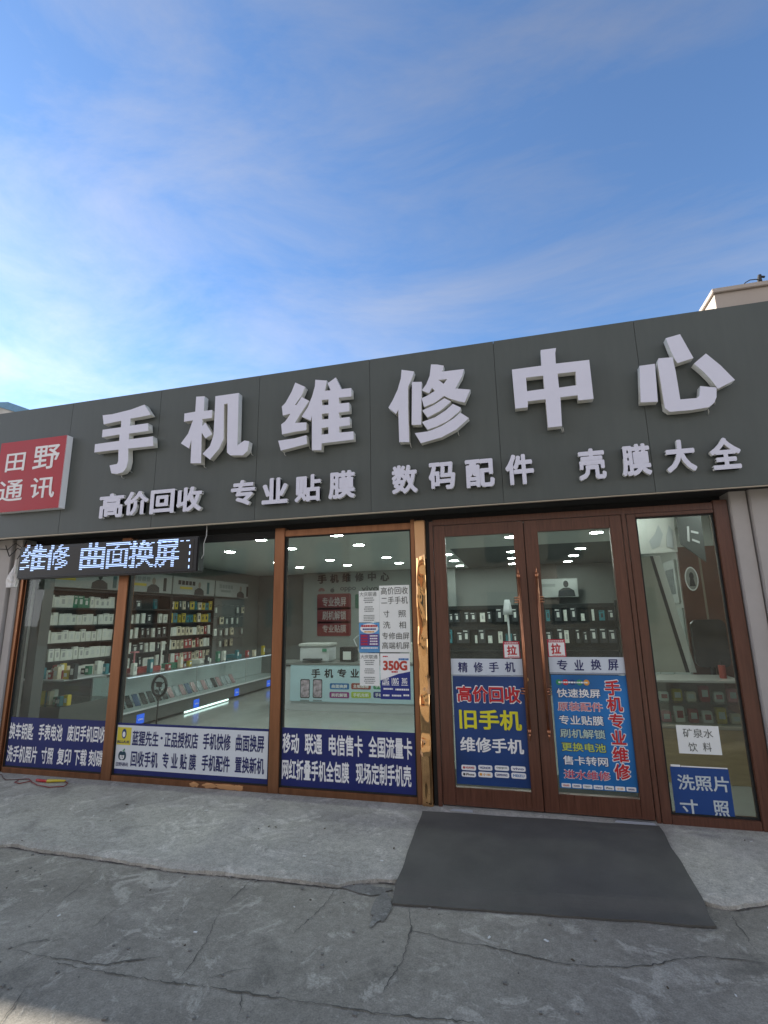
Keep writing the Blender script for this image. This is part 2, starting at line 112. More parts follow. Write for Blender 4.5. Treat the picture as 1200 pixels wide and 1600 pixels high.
def concrete(name,c0,c1,c2,scale=1.0,seed=0,rough=.85):
    """aged concrete: large tonal patches, scuffed pale skin, fine aggregate"""
    M=bpy.data.materials.new(name); M.use_nodes=True; t=M.node_tree; b=t.nodes['Principled BSDF']; nn=t.nodes.new; l=t.links.new
    c=nn('ShaderNodeTexCoord'); mp=nn('ShaderNodeMapping'); mp.inputs['Location'].default_value=(seed,seed*.7,0); l(c.outputs['Object'],mp.inputs[0])
    def noi(s,d,r=.6,dist=0):
        n=nn('ShaderNodeTexNoise'); n.inputs['Scale'].default_value=s; n.inputs['Detail'].default_value=d; n.inputs['Roughness'].default_value=r; n.inputs['Distortion'].default_value=dist; l(mp.outputs[0],n.inputs['Vector']); return n
    a=noi(1.3*scale,9,.68,.9); q=noi(3.7*scale,9,.72,1.2); f=noi(120,3,.7); s=noi(26,6,.75)
    cr=nn('ShaderNodeValToRGB'); e=cr.color_ramp.elements; e[0].position=.3; e[0].color=(*c0,1); e[1].position=.7; e[1].color=(*c1,1); l(a.outputs[0],cr.inputs[0])
    k=nn('ShaderNodeMapRange'); k.inputs['From Min'].default_value=.54; k.inputs['From Max'].default_value=.61; k.inputs['To Max'].default_value=.75; l(q.outputs[0],k.inputs[0])
    mx=nn('ShaderNodeMix'); mx.data_type='RGBA'; l(k.outputs[0],mx.inputs[0]); l(cr.outputs[0],mx.inputs[6]); mx.inputs[7].default_value=(*c2,1)
    sp=nn('ShaderNodeMapRange'); sp.inputs['From Min'].default_value=.3; sp.inputs['From Max'].default_value=.7; sp.inputs['To Min'].default_value=.70; sp.inputs['To Max'].default_value=1.24; l(f.outputs[0],sp.inputs[0])
    s2=nn('ShaderNodeMapRange'); s2.inputs['From Min'].default_value=.3; s2.inputs['From Max'].default_value=.7; s2.inputs['To Min'].default_value=.74; s2.inputs['To Max'].default_value=1.24; l(s.outputs[0],s2.inputs[0])
    mm=nn('ShaderNodeMath'); mm.operation='MULTIPLY'; l(sp.outputs[0],mm.inputs[0]); l(s2.outputs[0],mm.inputs[1])
    vo=nn('ShaderNodeTexVoronoi'); vo.inputs['Scale'].default_value=.75; vo.distance='MANHATTAN'
    dm=nn('ShaderNodeMix'); dm.data_type='VECTOR'; dm.inputs[0].default_value=.12; l(mp.outputs[0],dm.inputs[4]); l(q.outputs['Color'],dm.inputs[5]); l(dm.outputs[1],vo.inputs['Vector'])
    sv=nn('ShaderNodeSeparateXYZ'); l(vo.outputs['Color'],sv.inputs[0]); vr=nn('ShaderNodeMapRange'); vr.inputs['To Min'].default_value=.86; vr.inputs['To Max'].default_value=1.12; l(sv.outputs[0],vr.inputs[0])
    st=noi(2.1,5,.55,.3); sr=nn('ShaderNodeMapRange'); sr.inputs['From Min'].default_value=.60; sr.inputs['From Max'].default_value=.68; sr.inputs['To Min'].default_value=1; sr.inputs['To Max'].default_value=.74; l(st.outputs[0],sr.inputs[0])
    m3=nn('ShaderNodeMath'); m3.operation='MULTIPLY'; l(vr.outputs[0],m3.inputs[0]); l(sr.outputs[0],m3.inputs[1])
    m4=nn('ShaderNodeMath'); m4.operation='MULTIPLY'; l(mm.outputs[0],m4.inputs[0]); l(m3.outputs[0],m4.inputs[1]); mm=m4
    vm=nn('ShaderNodeVectorMath'); vm.operation='SCALE'; l(mx.outputs[2],vm.inputs[0]); l(mm.outputs[0],vm.inputs['Scale']); l(vm.outputs[0],b.inputs['Base Color'])
    b.inputs['Roughness'].default_value=rough
    ad=nn('ShaderNodeMath'); ad.operation='ADD'; l(s.outputs[0],ad.inputs[0]); l(f.outputs[0],ad.inputs[1])
    ad2=nn('ShaderNodeMath'); ad2.operation='MULTIPLY_ADD'; ad2.inputs[1].default_value=2.5; l(k.outputs[0],ad2.inputs[0]); l(ad.outputs[0],ad2.inputs[2])
    bp=nn('ShaderNodeBump'); bp.inputs['Strength'].default_value=.45; bp.inputs['Distance'].default_value=.004; l(ad2.outputs[0],bp.inputs['Height']); l(bp.outputs[0],b.inputs['Normal'])
    return M

# ---------------------------------------------------------------- mesh helpers
class MB:
    def __init__(s): s.v=[]; s.f=[]; s.mi=[]; s.cur=0
    def quad(s,a,b,c,d): n=len(s.v); s.v+= [a,b,c,d]; s.f.append((n,n+1,n+2,n+3)); s.mi.append(s.cur)
    def box(s,x0,y0,z0,x1,y1,z1):
        n=len(s.v); s.v+=[(x0,y0,z0),(x1,y0,z0),(x1,y1,z0),(x0,y1,z0),(x0,y0,z1),(x1,y0,z1),(x1,y1,z1),(x0,y1,z1)]
        for f in ((0,1,5,4),(1,2,6,5),(2,3,7,6),(3,0,4,7),(4,5,6,7),(3,2,1,0)): s.f.append(tuple(n+i for i in f)); s.mi.append(s.cur)
        return s
    def hexa(s,p):   # 8 corners, bottom ring then top ring
        n=len(s.v); s.v+=[tuple(q) for q in p]
        for f in ((0,1,5,4),(1,2,6,5),(2,3,7,6),(3,0,4,7),(4,5,6,7),(3,2,1,0)): s.f.append(tuple(n+i for i in f)); s.mi.append(s.cur)
        return s
    def tube(s,pts,r,seg=8,r2=None):
        rings=[]
        for i,p in enumerate(pts):
            p=Vector(p); d=(Vector(pts[min(i+1,len(pts)-1)])-Vector(pts[max(i-1,0)])).normalized()
            u=d.orthogonal().normalized() if not rings else (pu-d*pu.dot(d)).normalized()
            pu=u; v=d.cross(u); n=len(s.v); rr=r if r2 is None else r+(r2-r)*i/(len(pts)-1)
            for k in range(seg):
                a=2*math.pi*k/seg; s.v.append(tuple(p+(u*math.cos(a)+v*math.sin(a))*rr))
            rings.append(n)
        for a,b in zip(rings,rings[1:]):
            for k in range(seg): s.f.append((a+k,a+(k+1)%seg,b+(k+1)%seg,b+k)); s.mi.append(s.cur)
        s.f.append(tuple(rings[0]+k for k in reversed(range(seg)))); s.mi.append(s.cur)
        s.f.append(tuple(rings[-1]+k for k in range(seg))); s.mi.append(s.cur)
        return s
    def disc(s,c,r,seg=20,rx=None):
        n=len(s.v)
        for k in range(seg):
            a=2*math.pi*k/seg; s.v.append((c[0]+r*math.cos(a),c[1]+(rx or r)*math.sin(a),c[2]))
        s.f.append(tuple(n+k for k in reversed(range(seg)))); s.mi.append(s.cur); return s
    def prism(s,pts,y0,y1):   # polygon in XZ, thickness along Y
        n=len(s.v); k=len(pts)
        s.v+=[(p[0],y0,p[1]) for p in pts]+[(p[0],y1,p[1]) for p in pts]
        s.f.append(tuple(range(n,n+k))); s.mi.append(s.cur); s.f.append(tuple(n+k+i for i in reversed(range(k)))); s.mi.append(s.cur)
        for i in range(k): s.f.append((n+i,n+k+i,n+k+(i+1)%k,n+(i+1)%k)); s.mi.append(s.cur)
        return s
def wloc(o):
    p=Vector((0,0,0))
    while o: p+=o.location; o=o.parent
    return p
def link_mesh(name,me,mats,parent=None,bevel=0,smooth=False,fixn=True):
    for q in (mats if isinstance(mats,(list,tuple)) else [mats]): me.materials.append(q)
    if fixn or bevel:
        bm=bmesh.new(); bm.from_mesh(me)
        if fixn: bmesh.ops.recalc_face_normals(bm,faces=bm.faces)
        if bevel:
            bmesh.ops.bevel(bm,geom=[e for e in bm.edges if e.is_manifold and e.calc_face_angle(0)>.6],offset=bevel,segments=2,affect='EDGES',clamp_overlap=True)
        bm.to_mesh(me); bm.free()
    if smooth:
        for p in me.polygons: p.use_smooth=True
    o=bpy.data.objects.new(name,me); COL.objects.link(o)
    vs=[v.co for v in me.vertices]
    lo=Vector((min(v.x for v in vs),min(v.y for v in vs),min(v.z for v in vs))); hi=Vector((max(v.x for v in vs),max(v.y for v in vs),max(v.z for v in vs)))
    c=Vector(((lo.x+hi.x)/2,(lo.y+hi.y)/2,lo.z))
    me.transform(Matrix.Translation(-c)); 
    if parent: o.parent=parent; o.location=c-wloc(parent)
    else: o.location=c
    return o
def build(mb,name,mats,parent=None,bevel=0,smooth=False,fixn=True):
    me=bpy.data.meshes.new(name); me.from_pydata(mb.v,[],mb.f)
    for p,i in zip(me.polygons,mb.mi): p.material_index=i
    me.update(); return link_mesh(name,me,mats,parent,bevel,smooth,fixn)
def tag(o,label,cat=None,group=None,kind=None):
    if label: o['label']=label
    if cat: o['category']=cat
    if group: o['group']=group
    if kind: o['kind']=kind
    return o
def empty(name,loc,label,cat,group=None):
    o=bpy.data.objects.new(name,None); o.empty_display_size=.1; COL.objects.link(o); o.location=loc; return tag(o,label,cat,group)
def bx(name,x0,y0,z0,x1,y1,z1,m,parent=None,bevel=0): return build(MB().box(x0,y0,z0,x1,y1,z1),name,m,parent,bevel)

# ---- lettering: glyph outlines as real flat or extruded meshes, fitted to a rectangle x0,z0,x1,z1 on the plane y
def glyph_mesh(s,bold=0.,ext=0.,res=3):
    cu=bpy.data.curves.new('lettering','FONT'); cu.body=s; cu.size=1; cu.extrude=ext; cu.resolution_u=res
    cu.fill_mode='FRONT' if ext==0 else 'BOTH'
    o=bpy.data.objects.new('lettering',cu); COL.objects.link(o)
    dg=bpy.context.evaluated_depsgraph_get(); me=bpy.data.meshes.new_from_object(o.evaluated_get(dg))
    bpy.data.objects.remove(o); bpy.data.curves.remove(cu)
    if bold>0:      # heavier weight: the regular outline laid down again all round itself, each pass a hair deeper
        V=[v.co.copy() for v in me.vertices]; F=[tuple(p.vertices) for p in me.polygons]; nv,nf=[],[]
        st=[(0,0)]+[(math.cos(R(45*k+22.5)),math.sin(R(45*k+22.5))) for k in range(8)]
        for k,(dx,dy) in enumerate(st):
            n0=len(nv); dz=-.0008*k if ext else -.0001*k
            nv+=[(v.x+dx*bold,v.y+dy*bold,v.z*(1-.006*k) if ext else dz) for v in V]; nf+=[tuple(n0+i for i in f) for f in F]
        bpy.data.meshes.remove(me); me=bpy.data.meshes.new('lettering'); me.from_pydata(nv,[],nf); me.update()
    return me
def fit(me,x0,z0,x1,z1,y,depth=0):
    xs=[v.co.x for v in me.vertices]; ys=[v.co.y for v in me.vertices]
    ax,bx_,ay,by=min(xs),max(xs),min(ys),max(ys); zs=[v.co.z for v in me.vertices]; zm=max(max(zs),1e-6)
    for v in me.vertices:
        v.co=Vector((x0+(v.co.x-ax)/(bx_-ax)*(x1-x0), y-(v.co.z/zm*depth/2 if depth else v.co.z), z0+(v.co.y-ay)/(by-ay)*(z1-z0)))
    return me
def letters(items,m,parent,y,bold=.0,name='lettering',grow=0,depth=0,ext=0):
    obs=[]
    for s,x0,z0,x1,z1 in items:
        me=fit(glyph_mesh(s,bold,ext),x0-grow,z0-grow,x1+grow,z1+grow,y,depth)
        for a in list(me.materials): pass
        me.materials.clear(); obs.append(link_mesh(name,me,m,parent,fixn=False))
    return obs
def sheet(name,r,m,y,t=.002,parent=None):   # a thin printed sheet, front face at y
    return bx(name,r[0],y,r[1],r[2],y+t,r[3],m,parent)

# ---------------------------------------------------------------- common materials
NAVY=mat('navy_vinyl',(.008,.017,.135),.45,var=.15,vs=3)
WHITE=mat('white_print',(.88,.88,.88),.55)
PAPER=mat('white_paper',(.84,.86,.84),.8,var=.05,vs=4)
BLACK=mat('black_print',(.012,.012,.014),.5)
INK=mat('navy_ink',(.015,.02,.12),.5)
GREYINK=mat('grey_ink',(.22,.24,.24),.7)
RED=mat('red_print',(.55,.02,.03),.5)
YEL=mat('yellow_print',(.78,.72,.03),.5)
BLUE=mat('blue_print',(.012,.052,.20),.42,var=.35,vs=1.6,detail=1)
BLUE2=mat('bright_blue_print',(.012,.17,.48),.42,var=.4,vs=1.8,detail=1)
PINK=mat('pink_print',(.62,.22,.25),.5)
GREEN=mat('green_print',(.03,.28,.12),.5)
LIME=mat('lime_print',(.42,.55,.05),.5)
ORANGE=mat('orange_print',(.75,.33,.03),.5)
PURP=mat('purple_print',(.28,.02,.2),.5)
MAROON=mat('maroon_print',(.32,.05,.03),.5)
DEEP=mat('deep_blue_print',(.015,.03,.22),.5)
LETTER=mat('letter_face_acrylic',(.69,.69,.80),.42,var=.03,vs=5)
LETTERSIDE=mat('letter_side',(.74,.74,.69),.5,var=.08,vs=9)
FASC=mat('aluminium_composite_panel',(.089,.101,.095),.46,var=.11,vs=2.6,spec=.35,bump=.05,bs=1.6,stretch=(1.6,1,.28))
DARKMET=mat('dark_gap',(.015,.015,.016),.7)
BRONZE=mat('bronze_frame',(.31,.150,.080),.34,metal=.85,var=.22,vs=3,bump=.04,bs=9,stretch=(5,5,.5))
DOORWOOD=mat('door_woodgrain_aluminium',(.115,.046,.028),.32,var=.3,vs=7,bump=.05,bs=18,stretch=(9,9,.55))
RUBBER=mat('black_rubber',(.012,.012,.012),.7)
PILLAR=mat('grey_cladding',(.40,.375,.36),.6,var=.1,vs=2.2,bump=.05)
TRIM=mat('beige_trim',(.55,.48,.38),.6,var=.12,vs=4)
WALLIN=mat('interior_wall_paint',(.20,.215,.205),.8,var=.05,vs=2)
CEIL=mat('ceiling_paint',(.62,.64,.62),.9)
CEILDARK=mat('ceiling_reflection_dark',(.10,.105,.10),.8)  # far ceiling coloured dark, standing in for contrast of the glass reflections
FLOORT=mat('glossy_floor_tile',(.34,.35,.33),.14,var=.06,vs=3)
SHELFM=mat('dark_shelf',(.012,.016,.015),.5)
# ---------------------------------------------------------------- ground
PAVE=concrete('street_concrete',(.24,.218,.178),(.42,.385,.32),(.56,.52,.44),1.0,3)
APR=concrete('apron_concrete',(.36,.335,.285),(.50,.47,.41),(.62,.585,.52),.9,11)
pav=MB(); ZS=-.04
EX=[(-60,-1.3),(-6,-1.3)]+[tuple(p) for p in EDGE]+[(1.6,-.92),(3,-.9),(60,-.9)]
pav.quad((-200,-260,ZS),(200,-260,ZS),(200,200,ZS),(-200,200,ZS))
street=tag(build(pav,'street',PAVE),'broad grey cracked concrete street in front of the shop',kind='structure')
# apron: top sloping gently from the shop to a broken front edge
def dense(poly,step=.05,j=.006):
    o=[]
    for a,b in zip(poly,poly[1:]):
        d=math.hypot(b[0]-a[0],b[1]-a[1]); n=max(1,min(400,int(d/step)))
        for i in range(n):
            t=i/n; o.append((a[0]+(b[0]-a[0])*t+rnd.uniform(-j,j),a[1]+(b[1]-a[1])*t+rnd.uniform(-j,j)))
    return o+[poly[-1]]
ap=MB(); e=dense(EX); rows=[.15,.0,-.3,-.6,-.8]
nv=len(e)
for y in rows:
    for p in e: ap.v.append((p[0],y,0.0 if y>-.1 else -.006*(-y)))
for p in e: ap.v.append((p[0],p[1]+.05,-.006+rnd.uniform(-.003,.002)))
for p in e: ap.v.append((p[0],p[1],-.018+rnd.uniform(-.006,.004)))
for p in e: ap.v.append((p[0],p[1]-.004,ZS-.02))
for r_ in range(len(rows)+2):
    for i in range(nv-1):
        a=r_*nv+i; ap.f.append((a,a+nv,a+nv+1,a+1)); ap.mi.append(0)
apron=tag(build(ap,'pavement',APR,smooth=False),'pale concrete strip along the shop front with a broken edge',kind='structure')
# cracks: dirt-filled joints of uneven width, lying on the street
CRK=mat('crack_dirt',(.10,.092,.078),.95,var=.3,vs=30)
def crack(pts,w0,z=ZS+.004,j=.008):
    w0*=.78; p=dense([tuple(q) for q in pts],.018,j*.8); mb=MB(); n=len(p); prev=None
    for i,q in enumerate(p):
        a=Vector(p[max(0,i-1)]); b=Vector(p[min(n-1,i+1)]); d=(b-a); d=d.normalized() if d.length>0 else Vector((1,0)); nn=Vector((-d.y,d.x))
        taper=min(1,.25+min(i,n-1-i)/6)
        wd=w0*taper*rnd.uniform(.55,1.25)*(.2+.9*abs(noise.noise(Vector((q[0]*7,q[1]*7,w0*100)))+.35))
        mb.v+=[(q[0]+nn.x*wd,q[1]+nn.y*wd,z),(q[0]-nn.x*wd,q[1]-nn.y*wd,z)]
        if i: k=2*i; mb.f.append((k-2,k,k+1,k-1)); mb.mi.append(0)
    return build(mb,'crack',CRK,street)
widths=[.006,.007,.005,.005,.003,.003,.005,.005,.004,.0025,.0025,.006,.007,.004,.008,.004]
for l,wd in zip(CR,widths): crack(l,wd)
ed=[p for p in EDGE]; crack([(x,y-.006) for x,y in ed],.011)
crack([(-7,-1.31),(-5,-1.29),(-3.6,-1.29)],.009); crack([(1.2,-.915),(2.2,-.93)],.01)
# scaled-off, roughened spots where the apron edge broke
PATCH=concrete('broken_concrete',(.17,.16,.14),(.26,.245,.22),(.34,.33,.30),4,31)
def blob(cx,cy,rx,ry,z,m,nm,parent,seed):
    mb=MB(); n=34; mb.v.append((cx,cy,z+.003))
    for k in range(n):
        a=2*math.pi*k/n; q=1+.55*noise.noise(Vector((math.cos(a)*1.7+seed,math.sin(a)*1.7,seed)))+.25*noise.noise(Vector((math.cos(a)*6+seed,math.sin(a)*6,seed)))
        mb.v.append((cx+rx*q*math.cos(a),cy+ry*q*math.sin(a),z))
    for k in range(n): mb.f.append((0,1+k,1+(k+1)%n)); mb.mi.append(0)
    return build(mb,nm,m,parent)
blob(-.95,-1.24,.16,.05,ZS+.006,PATCH,'broken_patch',street,3)
blob(-.80,-1.40,.05,.16,ZS+.006,PATCH,'broken_patch',street,9)
# loose grit along the broken edge and in the street
gr=MB()
for i in range(260):
    if rnd.random()<.6: q=rnd.choice(e[2:-2]); x,y=q[0]+rnd.gauss(0,.02),q[1]-abs(rnd.gauss(.02,.03))
    else: x,y=rnd.uniform(-4,2),rnd.uniform(-2.6,-1.3)
    if not -5<x<2.2: continue
    s=rnd.uniform(.0025,.009); z=ZS
    gr.hexa([(x+dx*s*rnd.uniform(.6,1.2),y+dy*s*rnd.uniform(.6,1.2),z+dz*s) for dz in (0,.9) for dx,dy in ((-1,-1),(1,-1),(1,1),(-1,1))])
tag(build(gr,'grit',PATCH),'loose concrete grit scattered along the broken pavement edge',kind='stuff')
lt=MB(); lt2=MB()
for i in range(46):
    x,y=rnd.uniform(-3.6,1.6),rnd.uniform(-2.5,-.15)
    if -.85<x<.92 and y>-1.45: continue
    z=(ZS if y<-1.35 else .002); t=lt if rnd.random()<.45 else lt2; s=rnd.uniform(.004,.011); a_=rnd.uniform(0,6.28); cx,sx_=math.cos(a_),math.sin(a_)
    P=[(x+cx*s*u-sx_*s*.5*v,y+sx_*s*u+cx*s*.5*v) for u,v in ((-1,-1),(1,-.6),(1.2,.8),(-.8,1))]
    t.hexa([(p[0],p[1],z) for p in P]+[(p[0],p[1],z+rnd.uniform(.002,.005)) for p in P])
tag(build(lt,'litter',mat('litter_paper',(.7,.7,.68),.8)),'tiny pale scraps of paper scattered over the concrete',kind='stuff')
tag(build(lt2,'litter',mat('litter_leaf',(.09,.065,.04),.85)),'tiny dark crumbs of dry leaf scattered over the concrete',kind='stuff')
# ---------------------------------------------------------------- door mat, draped over the pavement edge
MATM=mat('rubber_mat',(.105,.098,.085),.8,var=.22,vs=3.2,bump=.35,bs=150,detail=9)
a,b,c,d=[Vector(p) for p in MAT]; mm=MB(); nx,ny=60,48
def zmat(x,y):
    yb=-1.25 if x<-.4 else -1.25+.17*min(1,(x+.4)/1.2)
    t=(y-yb)/.10; base=-.006*max(0,-y)
    k=1 if t>.5 else (0 if t<-.5 else (t+.5)*(t+.5)*(3-2*(t+.5)))
    return ZS+.004+(base-ZS)*k+.004*noise.noise(Vector((x*3,y*3,0)))+.003
for j in range(ny+1):
    for i in range(nx+1):
        u,v=i/nx,j/ny; p=(a*(1-u)+b*u)*(1-v)+(d*(1-u)+c*u)*v
        ex=.013*noise.noise(Vector((v*5,u*2,3)))*(1 if i in(0,nx) else 0); p=p+Vector((ex,.012*noise.noise(Vector((u*7,0,1))) if j==ny else 0))
        mm.v.append((p.x,p.y,zmat(p.x,p.y)+.005))
for j in range(ny):
    for i in range(nx):
        q=j*(nx+1)+i; mm.f.append((q,q+nx+1,q+nx+2,q+1)); mm.mi.append(0)
n0=len(mm.v); ring=[i for i in range(nx+1)]+[j*(nx+1)+nx for j in range(1,ny+1)]+[ny*(nx+1)+i for i in range(nx-1,-1,-1)]+[j*(nx+1) for j in range(ny-1,0,-1)]
for q in ring: x,y,z=mm.v[q]; mm.v.append((x,y,z-.009))
for k in range(len(ring)): k2=(k+1)%len(ring); mm.f.append((ring[k],ring[k2],n0+k2,n0+k)); mm.mi.append(0)
tag(build(mm,'door_mat',MATM,smooth=False),'large dark grey rubber mat lying before the double door','mat')

# ---------------------------------------------------------------- the shop building
shop=empty('shop_building',(-1.8,0,0),'single storey phone repair shop with bronze windows and wooden double door','building')
FR,GL0,GL1=.0,.030,.036
def frame_piece(n,x0,z0,x1,z1,m,p,y0=0,y1=.10,bev=.004): return bx(n,x0,y0,z0,x1,y1,z1,m,p,bev)
# outer walls and roof
bx('wall',1.80,-.055,-.02,4.6,.25,2.44,PILLAR,shop,.006)
bx('pilaster',1.672,-.03,-.02,1.792,.2,2.42,PILLAR,shop,.006)
bx('wall',-22,-.02,-.02,-5.62,.2,2.42,PILLAR,shop,.006)
bx('pilaster',-5.60,-.045,-.02,-5.42,.2,2.42,PILLAR,shop,.006)
bx('pilaster',-5.40,-.02,-.02,-5.30,.2,2.42,PILLAR,shop,.006)
bx('roof',-22,.26,3.1,4.6,8.3,3.25,mat('roof_bitumen',(.08,.08,.08),.9),shop)
bx('wall',-22,7.62,0,4.6,7.8,3.098,WALLIN,shop)
bx('wall',-9.5,.3,0,-9.3,7.6,3.098,WALLIN,shop)
bx('wall',4.4,.3,0,4.6,7.6,3.098,WALLIN,shop)
bx('lintel',-9.4,.14,2.36,4.5,.26,3.09,DARKMET,shop)
# bronze window wall: posts, head rail, sill
def window(x0,x1,z0,z1,parent):
    fr=MB()
    w_=empty('window',((x0+x1)/2,.03,z0),None,None); w_.parent=parent; w_.location=Vector(((x0+x1)/2,.03,z0))-wloc(parent)
    bd=MB(); t=.012
    for q in ((x0,z0,x0+t,z1),(x1-t,z0,x1,z1)): bd.box(q[0],.022,q[1],q[2],.044,q[3])
    for q in ((x0+t,z0,x1-t,z0+t),(x0+t,z1-t,x1-t,z1)): bd.box(q[0],.022,q[1],q[2],.044,q[3])
    build(bd,'bead',RUBBER,w_); bx('pane',x0+.003,GL0,z0+.003,x1-.003,GL1,z1-.003,GLASS,w_); return w_
for x0,x1 in ((-5.31,-5.25),(-3.99,-3.872),(-2.214,-2.112),(-.872,-.835)): frame_piece('post',x0,.0,x1,2.36,BRONZE,shop)
frame_piece('post',-5.245,.0,-5.217,2.30,BRONZE,shop,.02,.09)
for x0,x1 in ((-5.215,-3.992),(-3.870,-2.216),(-2.110,-.874)):
    bx('sill',x0,.004,-.005,x1,.098,.052,BRONZE,shop,.004)
    bx('head_rail',x0,.006 if x0>-2.2 else .03,2.275,x1,.096,2.335,BRONZE if x0>-2.2 else RUBBER,shop,.004)
    window(x0,x1,.052,2.275,shop)
# crumpled gold-film column beside the door
GOLD=bpy.data.materials.new('peeling_gold_film'); GOLD.use_nodes=True; t=GOLD.node_tree; b_=t.nodes['Principled BSDF']; nn=t.nodes.new; l=t.links.new
c_=nn('ShaderNodeTexCoord'); q1=nn('ShaderNodeTexNoise'); q1.inputs['Scale'].default_value=4.2; q1.inputs['Detail'].default_value=2; q1.inputs['Distortion'].default_value=1.6; l(c_.outputs['Object'],q1.inputs['Vector'])
sz_=nn('ShaderNodeSeparateXYZ'); l(c_.outputs['Object'],sz_.inputs[0])
zt_=nn('ShaderNodeMath'); zt_.operation='MULTIPLY_ADD'; zt_.inputs[1].default_value=.22; l(q1.outputs[0],zt_.inputs[0]); l(sz_.outputs['Z'],zt_.inputs[2])
up_=nn('ShaderNodeMath'); up_.operation='GREATER_THAN'; up_.inputs[1].default_value=2.13; l(zt_.outputs[0],up_.inputs[0])
lo_=nn('ShaderNodeMath'); lo_.operation='LESS_THAN'; lo_.inputs[1].default_value=1.25; l(zt_.outputs[0],lo_.inputs[0])
kk_=nn('ShaderNodeMapRange'); kk_.inputs['From Min'].default_value=.60; kk_.inputs['From Max'].default_value=.61; l(q1.outputs[0],kk_.inputs[0])
lm_=nn('ShaderNodeMath'); lm_.operation='MULTIPLY'; l(kk_.outputs[0],lm_.inputs[0]); l(lo_.outputs[0],lm_.inputs[1])
k1=nn('ShaderNodeMath'); k1.operation='MAXIMUM'; l(lm_.outputs[0],k1.inputs[0]); l(up_.outputs[0],k1.inputs[1])
mc=nn('ShaderNodeMix'); mc.data_type='RGBA'; mc.inputs[6].default_value=(.80,.47,.22,1); mc.inputs[7].default_value=(.76,.43,.21,1); l(k1.outputs[0],mc.inputs[0]); l(mc.outputs[2],b_.inputs['Base Color'])
k2=nn('ShaderNodeMapRange'); k2.inputs['To Min'].default_value=.05; k2.inputs['To Max'].default_value=.5; l(k1.outputs[0],k2.inputs[0]); l(k2.outputs[0],b_.inputs['Roughness'])
k3=nn('ShaderNodeMapRange'); k3.inputs['To Min'].default_value=1; k3.inputs['To Max'].default_value=.25; l(k1.outputs[0],k3.inputs[0]); l(k3.outputs[0],b_.inputs['Metallic'])
q2=nn('ShaderNodeTexNoise'); q2.inputs['Scale'].default_value=5; q2.inputs['Detail'].default_value=3; l(c_.outputs['Object'],q2.inputs['Vector'])
bp_=nn('ShaderNodeBump'); bp_.inputs['Strength'].default_value=.05; bp_.inputs['Distance'].default_value=.03; l(q2.outputs[0],bp_.inputs['Height']); l(bp_.outputs[0],b_.inputs['Normal'])
gc=MB(); nx,nz=10,150; X0,X1=-.833,-.742
for j in range(nz+1):
    for i in range(nx+1):
        u=i/nx; z=2.345*j/nz; x=X0+(X1-X0)*u
        gc.v.append((x,-.010+.024*noise.noise(Vector((x*8,z*3.8,0)))+.003*noise.noise(Vector((x*18,z*9,5)))-.01*(1-(2*u-1)**4),z))
for j in range(nz):
    for i in range(nx): q=j*(nx+1)+i; gc.f.append((q,q+1,q+nx+2,q+nx+1)); gc.mi.append(0)
n0=len(gc.v); ring=[j*(nx+1) for j in range(nz,-1,-1)]+[i for i in range(1,nx+1)]+[j*(nx+1)+nx for j in range(1,nz+1)]+[nz*(nx+1)+i for i in range(nx-1,0,-1)]
for q in ring: gc.v.append((gc.v[q][0],.09,gc.v[q][2]))
for k in range(len(ring)): k2_=(k+1)%len(ring); gc.f.append((ring[k],ring[k2_],n0+k2_,n0+k)); gc.mi.append(0)
build(gc,'pilaster',GOLD,shop,smooth=True)
# peeled film remnants on the window sill
for i,(x,rx) in enumerate(((-2.95,.05),(-2.80,.07),(-2.62,.12),(-2.50,.05))):
    mb=MB(); n=24; mb.v.append((x,-.001,.03))
    for k in range(n):
        a_=2*math.pi*k/n; q=1+.5*noise.noise(Vector((math.cos(a_)*2+i*7,math.sin(a_)*2,i))); mb.v.append((x+rx*q*math.cos(a_),.001,max(.002,.026+.022*q*math.sin(a_))))
    for k in range(n): mb.f.append((0,1+k,1+(k+1)%n)); mb.mi.append(0)
    build(mb,'film_remnant',mat('orange_film',(.62,.33,.15),.45,metal=.3),shop)
